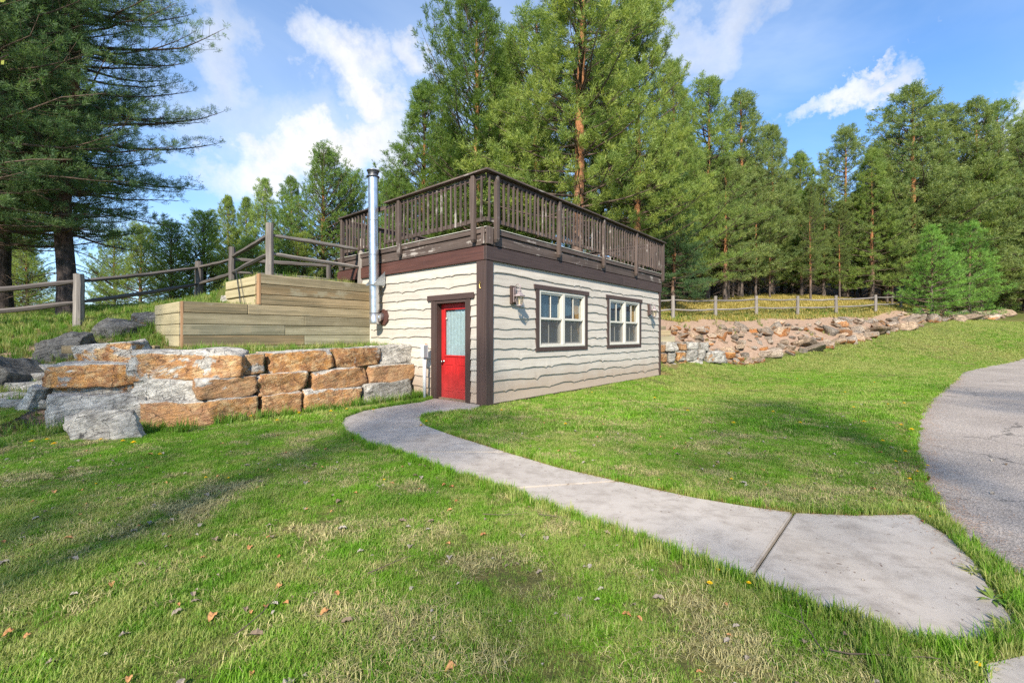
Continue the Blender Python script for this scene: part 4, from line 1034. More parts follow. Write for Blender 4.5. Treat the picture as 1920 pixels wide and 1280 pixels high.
# rocks strewn over the bank: shared shapes, each its own object
bank = empty('rock_bank'); tag(bank, 'long slope of loose grey and tan rocks below the fence on the right', 'rock bank')
shapes = [rock_mesh('rock', 1, 1.0, .75, 400+i, 7, loose=.35+.03*(i % 5), planes=9) for i in range(12)]
r3 = random.Random(77); placed = []
low = [(6.3,16.6),(8.0,18.2),(9.4,18.9),(11.3,19.7),(13.7,21.1),(17.2,23.0),(22,25.6),(26.5,27.8),(33.0,31.2),(38,33.8)]
def lowline(t):
    seg = t*(len(low)-1); i = min(int(seg), len(low)-2); f = seg-i
    a, b = np.array(low[i]), np.array(low[i+1]); p = a+(b-a)*f; dd = (b-a)/np.linalg.norm(b-a); return p, np.array([-dd[1], dd[0]])
tries = 0
while len(placed) < 299 and tries < 9000:
    tries += 1; t = r3.random(); p, nn = lowline(t); bandw = 2.25-.9*max(0, t-.5)/.5
    if t < .1: bandw = 2.2
    q = r3.random()**1.3*bandw; x, y = p+nn*q; s = r3.choice([.22, .27, .33, .40, .48, .60, .8])*(1.15-.13*q)*r3.uniform(.85, 1.15)*(1-.12*(q > 2))*(.85+.4*t)
    if any((x-a)**2+(y-b)**2 < (.30*(s+c))**2 for a, b, c in placed): continue
    placed.append((x, y, s)); zz = hz(x, y)
    o = bpy.data.objects.new('rock', shapes[r3.randrange(12)]); COL.objects.link(o); o.parent = bank
    o.location = (x, y, zz+s*.10); o.scale = (s*r3.uniform(.9, 1.5), s*r3.uniform(.6, 1), s*r3.uniform(.5, .85))
    o.rotation_euler = (r3.uniform(-.5, .5), r3.uniform(-.45, .45), r3.uniform(0, 6.28)); o.color = (r3.choice([-.2, .05, .2, .35, .45, .6, .9]), r3.uniform(.05, .5), r3.uniform(.3, 1), 1)
# ------------------------------------------------------------------ pines
def tubes_np(P, Rr, n):
    """P (N,K,3) centre lines, Rr (N,K) radii -> verts, quads"""
    N, K, _ = P.shape; D = np.gradient(P, axis=1); D /= np.linalg.norm(D, axis=2, keepdims=True)+1e-9
    up = np.tile(np.array([0, 0, 1.0]), (N, K, 1)); par = np.abs(D[..., 2]) > .93; up[par] = (1, 0, 0)
    A = np.cross(D, up); A /= np.linalg.norm(A, axis=2, keepdims=True)+1e-9; B = np.cross(A, D)
    t = np.arange(n)*2*np.pi/n
    V = P[:, :, None] + Rr[:, :, None, None]*(A[:, :, None]*np.cos(t)[None, None, :, None]+B[:, :, None]*np.sin(t)[None, None, :, None])
    idx = np.arange(N*K*n).reshape(N, K, n); a = idx[:, :-1]; b = idx[:, 1:]; a2 = np.roll(a, -1, 2); b2 = np.roll(b, -1, 2)
    return V.reshape(-1, 3), np.stack([a, a2, b2, b], -1).reshape(-1, 4)
def gen_pine(name, seed, H, cb, R, r0, whorl=.42, nb=5, bl_sp=.19, shoot_sp=.11, nneed=8, nl=.15, nw=.028, lean=.02, e0=-4, e1=55, dead=30, shape=.75, keep=.9, minlen=.25, upb=.45, lump=.35, clump=.30, puff=.035):
    g = np.random.default_rng(seed)
    K = 14; zt = np.linspace(0, 1, K)
    wob = np.cumsum(g.normal(0, lean, (K, 2)), 0)*H/10; wob -= wob[0]
    TP = np.c_[wob, zt*H]; tr = r0*(1-zt)**.75*.97+.012; tr[0] *= 1.25; TP[0, 2] = -.4
    def trunk_at(z): return np.array([np.interp(z, TP[:, 2], TP[:, 0]), np.interp(z, TP[:, 2], TP[:, 1]), z])
    zs = []; z = H*cb
    while z < H*.985:
        zs.append(z); z += whorl*(1-.45*(z-H*cb)/(H*(1-cb)))*g.uniform(.8, 1.2)
    limbs = []; limr = []; brl = []; brr = []; SP = []; SD = []; SL = []
    lumps = g.uniform(0, 6.28, 4), g.uniform(0, 1, 4)
    az0 = g.uniform(0, 6.28)
    for z in zs:
        t = (z-H*cb)/(H*(1-cb)); prof = min(1, .62+2.6*t)*(1-t)**shape
        az0 += 2.4
        for k in range(nb + (g.random() < .4)):
            if g.random() > keep: continue
            az = az0 + k*2*np.pi/nb + g.normal(0, .25)
            lm = 1+lump*np.sin(az*2+lumps[0][0]+t*7)*.5+lump*np.sin(az+lumps[0][1]+t*4)*.5
            L = max(minlen, R*prof*g.uniform(.70, 1.15)*lm)
            el = math.radians(e0+(e1-e0)*t**1.1+g.normal(0, 7)); m = 7; s = np.linspace(0, 1, m)
            curve = math.radians(g.uniform(8, 30)) if t > .15 else math.radians(g.uniform(-10, 20))
            ang = el + curve*(s**1.5); step = L/(m-1); horiz = np.cumsum(np.r_[0, np.cos(ang[:-1])*step]); vert = np.cumsum(np.r_[0, np.sin(ang[:-1])*step])
            vert -= .05*L*np.sin(s*3.1)*(1-t)
            daz = az+np.cumsum(g.normal(0, .05, m)); p0 = trunk_at(z)
            P = p0 + np.c_[horiz*np.cos(daz), horiz*np.sin(daz), vert]
            limbs.append(P); limr.append(np.linspace(.013+.013*L**.9, .006, m))
            # side branchlets
            d = np.linalg.norm(np.diff(P, axis=0), axis=1); cum = np.r_[0, np.cumsum(d)]
            q = L*(.22 if L > 1 else .1)+g.uniform(0, bl_sp); side = 1
            while q < L*.97:
                b0 = np.array([np.interp(q, cum, P[:, i]) for i in range(3)]); i = min(np.searchsorted(cum, q), m-1); D = P[i]-P[i-1]; D /= np.linalg.norm(D)
                sd_ = np.cross(D, (0, 0, 1.0)); sd_ /= np.linalg.norm(sd_)+1e-9
                l2 = min(1.25, (.42*(L-q)+.20))*g.uniform(.65, 1.2); a = g.uniform(.65, 1.05)
                dr = D*math.cos(a)+sd_*side*math.sin(a)+np.array([0, 0, g.uniform(-.12, .32)]); dr /= np.linalg.norm(dr)
                e = b0+dr*l2*.5+np.array([0, 0, -.02]); f = b0+dr*l2+np.array([0, 0, .06*l2])
                brl.append(np.array([b0, e, f])); brr.append([.007, .005, .003])
                lat = np.cross(dr, (0, 0, 1.0)); lat /= np.linalg.norm(lat)+1e-9
                nc = max(1, int(l2/clump)); per = max(3, int(clump/shoot_sp*1.35))
                for j in range(nc):
                    w = 1-(j/nc)*.72 if nc > 1 else .95; sgn = 1 if j % 2 else -1
                    cc = b0+dr*l2*w+lat*sgn*(0 if j == 0 else .10*g.uniform(.5, 1.5))+np.array([0, 0, .05])
                    for _ in range(per):
                        sdir = dr*g.uniform(.2, .9)+lat*(sgn*.3+g.normal(0, .55))+np.array([0, 0, g.uniform(-.05, upb+.5)])+g.normal(0, .12, 3)
                        SP.append(cc+g.normal(0, puff, 3)); SD.append(sdir/np.linalg.norm(sdir)); SL.append(g.uniform(.7, 1.25))
                side = -side; q += bl_sp*g.uniform(.6, 1.35)
            for j in range(3):
                sdir = P[-1]-P[-2]; sdir = sdir/np.linalg.norm(sdir)+g.normal(0, .35, 3)+np.array([0, 0, .4]); SP.append(P[-1]); SD.append(sdir/np.linalg.norm(sdir)); SL.append(g.uniform(.9, 1.4))
    top = trunk_at(H)
    for j in range(9):
        SP.append(top-np.array([0, 0, g.uniform(0, .5)])); dd = np.array([g.normal(0, .35), g.normal(0, .35), 1]); SD.append(dd/np.linalg.norm(dd)); SL.append(1.3)
    # dead snags on the bare stem
    for k in range(dead):
        z = g.uniform(H*cb*.35, H*min(.9, cb*1.3)); az = g.uniform(0, 6.28); L = g.uniform(.3, 1.6); m = 7; s = np.linspace(0, 1, m)
        P = trunk_at(z)+np.c_[np.cos(az+s*g.uniform(-.5, .5))*L*s, np.sin(az+s*g.uniform(-.5, .5))*L*s, L*(-.1-.35*s)*s]
        limbs.append(P); limr.append(np.linspace(.016, .004, m))
        for j in range(4):
            w = g.uniform(.3, .95); i = int(w*(m-1)); b0 = P[i]; dr = np.array([math.cos(az+g.uniform(-1.2, 1.2)), math.sin(az+g.uniform(-1.2, 1.2)), g.uniform(-.6, .1)]); l2 = g.uniform(.2, .6)
            brl.append(np.array([b0, b0+dr*l2*.5, b0+dr*l2+[0, 0, -.05]])); brr.append([.006, .004, .002])
    V1, F1 = tubes_np(TP[None], tr[None], 12); trunk = np_mesh(name+'_trunk', V1, F1, M['pine_bark'], True)
    V2, F2 = tubes_np(np.array(limbs), np.array(limr), 4); V3, F3 = tubes_np(np.array(brl), np.array(brr), 3)
    limb = np_mesh(name+'_limbs', np.r_[V2, V3], np.r_[F2, F3+len(V2)], M['twig_bark'], True)
    SP = np.array(SP); SD = np.array(SD); SL = np.array(SL); n = len(SP); m = nneed
    u = np.tile(np.linspace(.0, 1, m)[None], (n, 1))+g.uniform(-.06, .06, (n, m)); sl = nl*1.35*SL
    rnd = g.normal(0, 1, (n, m, 3)); rnd -= (rnd*SD[:, None]).sum(-1, keepdims=True)*SD[:, None]; rnd /= np.linalg.norm(rnd, axis=2, keepdims=True)+1e-9
    nd = SD[:, None]*.75+rnd*.75; nd[..., 2] += .08; nd /= np.linalg.norm(nd, axis=2, keepdims=True)
    base = SP[:, None]+SD[:, None]*(u*sl[:, None])[..., None]
    side = np.cross(nd, g.normal(0, 1, (n, m, 3))); side /= np.linalg.norm(side, axis=2, keepdims=True)+1e-9
    ln = nl*g.uniform(.75, 1.2, (n, m, 1)); w = nw*g.uniform(.7, 1.3, (n, m, 1))
    a = base-side*w*.35+nd*ln*.1; b = base+side*w*.5+nd*ln*.45; c = base+nd*ln
    V = np.stack([a, b, c], 2).reshape(-1, 3); F = np.arange(len(V)).reshape(-1, 3)
    crown = np_mesh(name+'_crown', V, F, M['pine_needles'])
    return trunk, limb, crown, H
TRI = [0]
def pine_kind(name, *a, **k):
    t, l, c, H = gen_pine(name, *a, **k); TRI[0] += len(c.polygons)+2*len(l.polygons); return (t, l, c, H)
KIND = {
 'tall_a': pine_kind('tall_a', 1, 16, .16, 3.9, .21, dead=44, shape=.55, keep=.88, nw=.046, nl=.19, nneed=10, e0=-2, bl_sp=.30, lump=.5, clump=.42, puff=.07, shoot_sp=.085, whorl=.52),
 'tall_b': pine_kind('tall_b', 2, 16, .26, 3.4, .19, dead=50, shape=.50, keep=.82, lump=.65, nw=.046, nl=.19, nneed=10, bl_sp=.30, clump=.42, puff=.07, shoot_sp=.085, whorl=.52),
 'tall_c': pine_kind('tall_c', 3, 16, .12, 4.2, .20, dead=30, shape=.62, keep=.92, nw=.046, nl=.19, nneed=10, e0=0, bl_sp=.30, lump=.45, clump=.42, puff=.07, shoot_sp=.085, whorl=.52),
 'open': pine_kind('open', 4, 18, .20, 4.7, .25, dead=20, shape=.42, keep=.88, lump=.7, e0=8, e1=52, nneed=15, nw=.032, nl=.19, bl_sp=.30, clump=.42, puff=.07, shoot_sp=.085, whorl=.52),
 'wide': pine_kind('wide', 5, 16, .06, 4.9, .22, dead=8, shape=.66, keep=.95, e0=8, e1=58, nw=.036, nl=.19, nneed=13, bl_sp=.30, lump=.45, clump=.42, puff=.07, shoot_sp=.085, whorl=.52),
 'bushy': pine_kind('bushy', 6, 9, .03, 3.5, .16, whorl=.34, dead=6, shape=.50, keep=.94, e0=12, e1=60, bl_sp=.20, shoot_sp=.10, nw=.034, nl=.13, nneed=9, lump=.5),
 'young': pine_kind('young', 7, 6, .02, 2.1, .07, whorl=.30, dead=0, shape=.72, keep=.97, e0=5, e1=58, bl_sp=.15, shoot_sp=.08, nl=.12, nw=.024, lean=.008, nneed=10, clump=.22),
 'near_a': pine_kind('near_a', 8, 17, .15, 3.7, .22, whorl=.38, nb=5, dead=22, shape=.36, keep=.78, e0=2, e1=38, bl_sp=.17, shoot_sp=.07, nneed=13, nl=.11, nw=.014, lump=.5, lean=.03, upb=.35, clump=.24),
 'near_b': pine_kind('near_b', 9, 16, .18, 4.2, .25, whorl=.34, nb=6, dead=20, shape=.36, keep=.95, e0=-2, e1=38, bl_sp=.17, shoot_sp=.075, nneed=13, nl=.12, nw=.019, lump=.4, upb=.35, clump=.26),
 'edge': pine_kind('edge', 10, 12, .30, 2.7, .11, dead=10, shape=.6, keep=.42, lump=.9, nneed=6, shoot_sp=.15),
}
print({k: len(v[2].polygons) for k, v in KIND.items()})
BARK_OLD = (.62, .62, .68, 1)
def pine(kind, x, y, H, rz, color, label, group=None, wide=1.0, bark=(1, 1, 1, 1), z=None, lean=0):
    t, l, c, H0 = KIND[kind]; s = H/H0; root = empty('pine_tree', (x, y, hz(x, y) if z is None else z), rz)
    root.rotation_euler = (lean*math.sin(rz), lean*math.cos(rz), rz)
    tag(root, label, 'pine tree', group)
    for nm, me in (('trunk', t), ('limbs', l), ('crown', c)):
        o = bpy.data.objects.new(nm, me); COL.objects.link(o); o.parent = root; o.color = (*color, 1) if nm == 'crown' else bark
    root.scale = (s*wide, s*wide, s); return root
def pxx(px, Z): return (px-960)/830*Z
GREEN = (.185, .285, .075); YEL = (.285, .365, .100); BLUE = (.185, .285, .140); DARK = (.11, .19, .09); MID = (.240, .325, .090)
FOR = (.240, .305, .115)
# big pines on the left
pine('near_a', pxx(128, 13.3), 13.3, 17.5, .6, BLUE, 'big dark pine whose thick curved trunk stands behind the left fence post', bark=(.55, .55, .60, 1), lean=.04)
pine('near_b', pxx(5, 16), 16.0, 17, 2.1, BLUE, 'dark pine trunk at the very left edge of the picture beyond the fence', bark=BARK_OLD)
LG = 'dense blue-green pines crowding the left edge'
pine('near_b', pxx(-130, 11), 11.2, 15, 4.0, (.125, .205, .09), 'nearest pine at the left edge, only its boughs reaching into the picture', LG, bark=BARK_OLD)
pine('near_b', pxx(-12, 21), 21, 18, 1.0, BLUE, 'blue-green pine behind the dark trunk at the very left edge', LG, bark=BARK_OLD)
pine('near_a', pxx(-60, 14), 14.2, 16, 3.2, (.11, .19, .085), 'blue-green pine just outside the left edge whose crown hangs over the fence', LG, bark=BARK_OLD)
# behind the left fence
def top_h(px, py, Z):      # height of a tree whose tip is seen at that level
    return EYE+(629-py)/830*Z-hz(pxx(px, Z), Z)
LF = [('bushy', 605, 34, 295, 1.0, GREEN, 'broad bushy green pine standing behind the fence corner left of the stove pipe'),
 ('bushy', 660, 38, 335, .9, GREEN, 'green pine directly left of the stove pipe, behind the bushy one'),
 ('tall_c', 545, 36, 335, .9, GREEN, 'pointed green pine between the bushy pine and the slim far one'),
 ('tall_c', 497, 38, 338, .8, (.33, .43, .13), 'slim pointed pine behind the tall fence post'),
 ('wide', 428, 38, 372, .8, YEL, 'narrow-tipped yellow-green pine right of the big left crown'),
 ('bushy', 385, 34, 405, 1.1, (.38, .46, .13), 'low yellow-green pine beyond the middle of the left fence'),
 ('bushy', 320, 32, 425, 1.2, YEL, 'rounded yellow-green pine behind the left fence rails'),
 ('bushy', 262, 33, 430, 1.1, MID, 'rounded green pine beyond the fence, right of the thick trunk'),
 ('bushy', 215, 38, 440, .9, MID, 'green pine farther back, right of the thick left trunk'),
 ('bushy', 52, 36, 455, 1.0, YEL, 'yellow-green young pine seen between the two dark left trunks'),
 ('bushy', 25, 44, 440, 1.0, MID, 'far green pine at the left edge seen under the dark crowns'),
 ('wide', 462, 46, 375, .8, MID, 'far pine filling the gap behind the slim one'),
 ('bushy', 560, 30, 445, 1.2, YEL, 'low yellow-green pine just beyond the wooden fence corner'),
 ('bushy', 470, 29, 455, 1.2, (.36, .46, .14), 'low green pine behind the tall wooden fence post')]
for i, (k, px, Z, py, wd, c, lb) in enumerate(LF): pine(k, pxx(px, Z), Z, top_h(px, py, Z), i*1.7, c, lb, 'small pines beyond the left fence', wd)
# behind the deck
CT = [('wide', 893, 24, 17.5, .92, (.140, .220, .048), 'tall full green pine left of the orange trunk, behind the deck corner', 0),
 ('wide', 795, 26.5, 13.0, 1.2, GREEN, 'lower green pine whose boughs reach towards the stove pipe', 0),
 ('bushy', 745, 25, 7.2, .9, GREEN, 'low green pine behind the pipe and the deck railing', 0),
 ('tall_b', 1000, 27, 17.6, 1.1, MID, 'pine with a dark reddish trunk seen in the gap behind the deck', 0),
 ('open', 1083, 19.5, 19.5, 1.0, YEL, 'largest pine, with a bare orange trunk rising straight behind the deck', 0),
 ('open', 1195, 24, 16.8, 1.0, YEL, 'spreading yellow-green pine right of the orange-trunked one', 0),
 ('wide', 1262, 28, 15.2, .8, MID, 'dense pine over the far end of the deck railing', 0),
 ('tall_c', 1262, 24, 7.8, 1.2, DARK, 'low dark blue-green pine at the far corner of the cabin', 0),
 ('wide', 955, 29, 17.0, .85, GREEN, 'full green pine closing the gap behind the deck corner', 0),
 ('wide', 1130, 31, 16.5, .9, MID, 'green pine half hidden by the big orange-trunked one', 0)]
for i, (k, px, Z, H, wd, c, lb, ln) in enumerate(CT): pine(k, pxx(px, Z), Z, H, 1+i*2.1, c, lb, 'tall pines behind the deck', wd)
# edge of the woods on the right
RT = [('tall_b', 1325, 32, 15.8, 1.0, MID, 'slender bright-topped pine, first of the right-hand woods'),
 ('tall_c', 1388, 34, 15.6, 1.15, FOR, 'full pine forming the left peak of the right-hand woods'),
 ('tall_a', 1360, 30, 9.5, 1.2, FOR, 'lower pine with a thick red-brown trunk right behind the second fence post'),
 ('wide', 1448, 36, 13.6, 1.0, FOR, 'pine on the slope down from the left peak of the woods'),
 ('wide', 1500, 38, 12.0, 1.0, MID, 'pine left of the dip in the skyline of the woods'),
 ('tall_a', 1545, 36, 9.0, 1.1, FOR, 'short pine in the dip of the skyline'),
 ('tall_b', 1583, 37, 14.0, 1.0, FOR, 'narrow blue-green pine rising alone right of the dip'),
 ('tall_c', 1635, 35, 12.0, 1.0, MID, 'leaning-trunked pine just left of the tall right-hand group'),
 ('tall_c', 1708, 37, 18.2, 1.25, FOR, 'tallest pine of the right-hand group, above the small fir'),
 ('tall_a', 1668, 39, 14.5, 1.0, FOR, 'pine at the left shoulder of the tall right-hand group'),
 ('tall_b', 1768, 38, 17.0, 1.1, FOR, 'pine with a long orange trunk in the middle of the right-hand group'),
 ('tall_c', 1828, 36, 17.0, 1.05, FOR, 'dark-topped pine near the right edge of the picture'),
 ('tall_a', 1872, 38, 17.0, 1.0, MID, 'pine second from the right edge of the picture'),
 ('wide', 1925, 35, 14.6, 1.0, FOR, 'green pine cut by the right edge of the picture'),
 ('tall_b', 1290, 38, 13.5, 1.0, MID, 'far pine between the deck end and the slender pine')]
for i, (k, px, Z, H, wd, c, lb) in enumerate(RT): pine(k, pxx(px, Z), Z, H, .5+i*1.9, c, lb, 'pines along the edge of the right-hand woods', wd)
# young bright pines in front of the fence end
pine('young', pxx(1747, 29.3), 29.3, 5.9, .4, (.22, .40, .095), 'young bright green pine at the end of the fence, the left of two', 'young pines at the fence end', 1.12)
pine('young', pxx(1818, 31.5), 31.5, 6.6, 2.4, (.215, .385, .09), 'young bright green pine beside the drive, the right of two', 'young pines at the fence end', 1.15)
pine('young', pxx(1785, 33.5), 33.5, 6.6, 3.4, (.16, .27, .07), 'young green pine standing just behind the bright pair', 'young pines at the fence end', 1.0)
pine('young', pxx(1885, 35), 35, 2.8, 1.4, (.18, .28, .07), 'knee-high young pine at the right edge beside the drive', 'young pines at the fence end', 1.2)
# deeper rows
r4 = random.Random(9); pos = []
while len(pos) < 125:
    Z = r4.uniform(33, 75); px = r4.uniform(1225, 2150) if r4.random() < .80 else r4.uniform(640, 1240); x = pxx(px, Z)
    if any((x-a)**2+(Z-b)**2 < 2.2**2 for a, b in pos): continue
    lim = np.interp(px, [640, 760, 900, 1230, 1330, 1400, 1500, 1545, 1600, 1680, 1900, 2150], [420, 300, 200, 250, 300, 300, 360, 400, 370, 300, 290, 300])
    Ht = EYE+(629-lim)/830*Z-hz(x, Z)-(max(0, Z-44)/90*21); H = min(r4.uniform(11, 16), Ht)
    if H < 4: continue
    pos.append((x, Z)); c = r4.choice([FOR, MID, GREEN, FOR]); j = r4.uniform(.8, 1.15)
    pine(r4.choice(['tall_a', 'tall_b', 'tall_c', 'tall_a']), x, Z, H, r4.uniform(0, 6.28), tuple(q*j for q in c), 'one of the many trunks and crowns deep in the pine woods', 'pines deep in the woods', r4.uniform(.9, 1.15), z=hz(x, Z)+max(0, Z-44)/90*21*min(1, max(0, (x+8)/14)))
r5 = random.Random(4); n = 0
while n < 26:      # thin poles and young stems among the trunks
    Z = r5.uniform(32, 40); x = pxx(r5.uniform(1235, 1690), Z); n += 1
    pine('tall_b', x, Z, r5.uniform(6.5, 9.5), r5.uniform(0, 6), (.17, .22, .07), 'thin young pine among the trunks along the wood edge', 'thin pines along the wood edge', .75)
# pines beside and behind the photographer, whose shade dapples the lawn
SH = [(-12.0, -9.0, 17, 'edge'), (-5.5, -11, 16, 'edge'), (1.2, -12.5, 17, 'edge'), (8, -10.5, 16, 'edge')]
for i, (x, y, H, k) in enumerate(SH): pine(k, x, y, H, i*1.3, GREEN, 'open pine standing behind the photographer on the lawn', 'pines behind the photographer', 1.15)
# ------------------------------------------------------------------ grass, weeds and litter
def blade_mesh(name, seed, nblades, rad, h, w, m, lean=.5, seg=2):
    g = np.random.default_rng(seed); V = []; F = []
    for i in range(nblades):
        a = g.uniform(0, 6.28); r = rad*math.sqrt(g.random()); b = np.array([r*math.cos(a), r*math.sin(a), -.004]); hh = h*g.uniform(.55, 1.25); d = g.uniform(0, 6.28); l = lean*g.uniform(.2, 1.3)
        D = np.array([math.cos(d), math.sin(d), 0]); S = np.array([-D[1], D[0], 0])*w*g.uniform(.7, 1.3)/2
        p1 = b+np.array([0, 0, hh*.55])+D*hh*l*.25; p2 = b+np.array([0, 0, hh*(1-.25*l)])+D*hh*l*.8; n = len(V)
        V += [b-S, b+S, p1+S*.8, p1-S*.8, p2]; F += [(n, n+1, n+2), (n, n+2, n+3), (n+3, n+2, n+4)]
    return np_mesh(name, np.array(V), np.array(F), m)
def scatter(name, pts, scl, rot, sources, label, seed=0):
    """a point mesh whose geometry nodes stand a tuft on every point"""
    me = bpy.data.meshes.new(name); n = len(pts); me.vertices.add(n); me.vertices.foreach_set('co', np.asarray(pts, np.float32).ravel())
    for nm, arr, ty in (('scl', scl, 'FLOAT'), ('rotz', rot, 'FLOAT')):
        at = me.attributes.new(nm, ty, 'POINT'); at.data.foreach_set('value', np.asarray(arr, np.float32))
    g = np.random.default_rng(seed); at = me.attributes.new('pick', 'INT', 'POINT'); at.data.foreach_set('value', g.integers(0, len(sources), n).astype(np.int32))
    o = bpy.data.objects.new(name, me); COL.objects.link(o); tag(o, label, 'grass' if 'grass' in name else 'litter', kind='stuff')
    c = bpy.data.collections.new(name+'_source')
    for s in sources: c.objects.link(s)
    ng = bpy.data.node_groups.new(name+'_nodes', 'GeometryNodeTree'); ng.interface.new_socket('Geometry', in_out='INPUT', socket_type='NodeSocketGeometry'); ng.interface.new_socket('Geometry', in_out='OUTPUT', socket_type='NodeSocketGeometry')
    t = NT(ng); gi = t.node('NodeGroupInput'); go = t.node('NodeGroupOutput')
    m2p = t.node('GeometryNodeMeshToPoints'); t.l.new(gi.outputs[0], m2p.inputs[0])
    ci = t.node('GeometryNodeCollectionInfo'); ci.inputs[0].default_value = c; ci.inputs['Separate Children'].default_value = True; ci.inputs['Reset Children'].default_value = True
    def attr(nm, ty):
        a = t.node('GeometryNodeInputNamedAttribute', data_type=ty); a.inputs[0].default_value = nm; return [q for q in a.outputs if q.enabled and q.name == 'Attribute'][0]
    cx = t.node('ShaderNodeCombineXYZ'); t.l.new(attr('rotz', 'FLOAT'), cx.inputs[2])
    e2r = t.node('FunctionNodeEulerToRotation'); t.l.new(cx.outputs[0], e2r.inputs[0])
    ip = t.node('GeometryNodeInstanceOnPoints'); t.l.new(m2p.outputs[0], ip.inputs['Points']); t.l.new(ci.outputs[0], ip.inputs['Instance']); ip.inputs['Pick Instance'].default_value = True
    t.l.new(attr('pick', 'INT'), ip.inputs['Instance Index']); t.l.new(e2r.outputs[0], ip.inputs['Rotation']); t.l.new(attr('scl', 'FLOAT'), ip.inputs['Scale'])
    t.l.new(ip.outputs[0], go.inputs[0])
    md = o.modifiers.new('stand', 'NODES'); md.node_group = ng; return o
def src(mesh): return bpy.data.objects.new(mesh.name, mesh)
g = np.random.default_rng(12)
GB, WB, MBm = M['grass_blade'], M['wild_grass_blade'], M['meadow_blade']
def vfrac(x, y, s, o=0.0):
    return np.array([mnoise.fractal(Vector((a*s+o, b*s, o)), 1, 2, 3) for a, b in zip(x, y)])
def lawn_ok(x, y):
    ok = ~in_poly(x, y, PATH) & ~in_poly(x, y, SLAB2) & ~in_poly(x, y, DRIVE) & ~in_poly(x, y, BANK)
    u, v = to_local(x, y)
    ok &= ~((u > -.04) & (u < 8.9) & (v > -.05) & (v < 5.9))
    ok &= ~((u > -4.15) & (u < 0) & (v > 4.08) & (v < 4.32))
    ok &= ~((u > -4.3) & (u < .1) & (v > 2.02) & (v < 2.7))
    ok &= ~((x > -6.9) & (x < -4.7) & (y > 6.7) & (y < 7.6))
    return ok
def in_view(x, y, mar=.06): return (np.abs(x) < y*(960/830+mar)+.5) & (y > .9)
# mown lawn, dense near the viewer
def wedge(n, y0, y1, power=2):
    y = (g.uniform(0, 1, n)*(y1**2-y0**2)+y0**2)**.5; x = g.uniform(-1.2, 1.2, n)*y; return x, y
near_src = [src(blade_mesh('grass_tuft', 20+i, 24, .045, .022+.005*i, .0030, GB, .9)) for i in range(4)]
x, y = wedge(150000, 1.3, 7.0); k = lawn_ok(x, y) & in_view(x, y); x, y = x[k], y[k]
den = vfrac(x, y, 1.7); k = g.uniform(-.9, .5, len(x)) < den+.35; x, y, den = x[k], y[k], den[k]
patch = vfrac(x, y, 2.6, 11)*.6+vfrac(x, y, .9, 5)*.5; k = g.uniform(-.1, .8, len(x)) > patch-.02; x, y, den = x[k], y[k], den[k]
scatter('lawn_grass', np.c_[x, y, height(x, y)], np.clip(1+.7*den+g.normal(0, .18, len(x)), .5, 2), g.uniform(0, 6.28, len(x)), near_src, 'short mown lawn grass close to the viewer')
mid_src = [src(blade_mesh('grass_tuft', 30+i, 22, .085, .036+.007*i, .0075, GB, .7)) for i in range(4)]
x, y = wedge(120000, 6.6, 21); k = lawn_ok(x, y) & in_view(x, y) & ((x > -6.3) | (y < 6)) & (y < 21-.1*x+.35*np.maximum(x-8, 0)); x, y = x[k], y[k]
zz = height(x, y)
scatter('lawn_grass', np.c_[x, y, zz], np.clip(1+.6*vfrac(x, y, 1.1)+g.normal(0, .2, len(x)), .5, 2), g.uniform(0, 6.28, len(x)), mid_src, 'mown lawn grass between the path, the cabin and the rocky bank')
x = g.uniform(10, 38, 60000); y = g.uniform(16, 34, 60000); k = lawn_ok(x, y) & (y < np.interp(x, [9, 13.7, 17.2, 22, 26.5, 31], [18.6, 21.2, 23.1, 25.7, 27.9, 31])) & in_view(x, y); x, y = x[k], y[k]
scatter('lawn_grass', np.c_[x, y, height(x, y)], g.uniform(1.0, 1.9, len(x)), g.uniform(0, 6.28, len(x)), mid_src, 'mown lawn grass rising towards the far right')
# matted straw-coloured thatch in worn patches
straw_src = [src(blade_mesh('straw_tuft', 80+i, 20, .055, .034, .0026, M['straw'], 2.2)) for i in range(3)]
x, y = wedge(90000, 1.3, 9.5); k = lawn_ok(x, y) & in_view(x, y); x, y = x[k], y[k]
patch = vfrac(x, y, 2.6, 11)*.6+vfrac(x, y, .9, 5)*.5; k = (g.uniform(-.05, .75, len(x)) < patch) | (g.uniform(0, 1, len(x)) < .035); x, y = x[k], y[k]
scatter('thatch_grass', np.c_[x, y, height(x, y)+.004], g.uniform(.8, 1.5, len(x)), g.uniform(0, 6.28, len(x)), straw_src, 'dry matted thatch in worn patches of the lawn')
# taller fringe along hard edges
tall_src = [src(blade_mesh('grass_tuft', 40+i, 16, .04, .085+.02*i, .006, GB, .6)) for i in range(3)]
pts = []
def fringe(poly, n, spread, closed=False, i0=0, i1=None):
    P = np.array(poly[i0:i1]); seg = np.linalg.norm(np.diff(P, axis=0), axis=1); cum = np.r_[0, np.cumsum(seg)]; s = g.uniform(0, cum[-1], n)
    fx, fy = np.interp(s, cum, P[:, 0]), np.interp(s, cum, P[:, 1]); return fx+g.normal(0, spread, n), fy+g.normal(0, spread, n)
ed = []
for poly, n, sp in ((PATH_OUT, 3600, .055), (PATH_IN[3:], 1700, .045), (DRIVE[0:20], 3200, .10), ([(1.85, 2.0), (2.4, 2.02), (2.75, 2.4), (2.95, 2.9), (3.15, 3.3)], 900, .045), ([(1.7, 2.1), (1.55, 1.6), (1.5, 1.1)], 500, .05)):
    ed.append(fringe(poly, n, sp))
x = np.concatenate([e[0] for e in ed]); y = np.concatenate([e[1] for e in ed]); k = lawn_ok(x, y) & (y > .9); x, y = x[k], y[k]
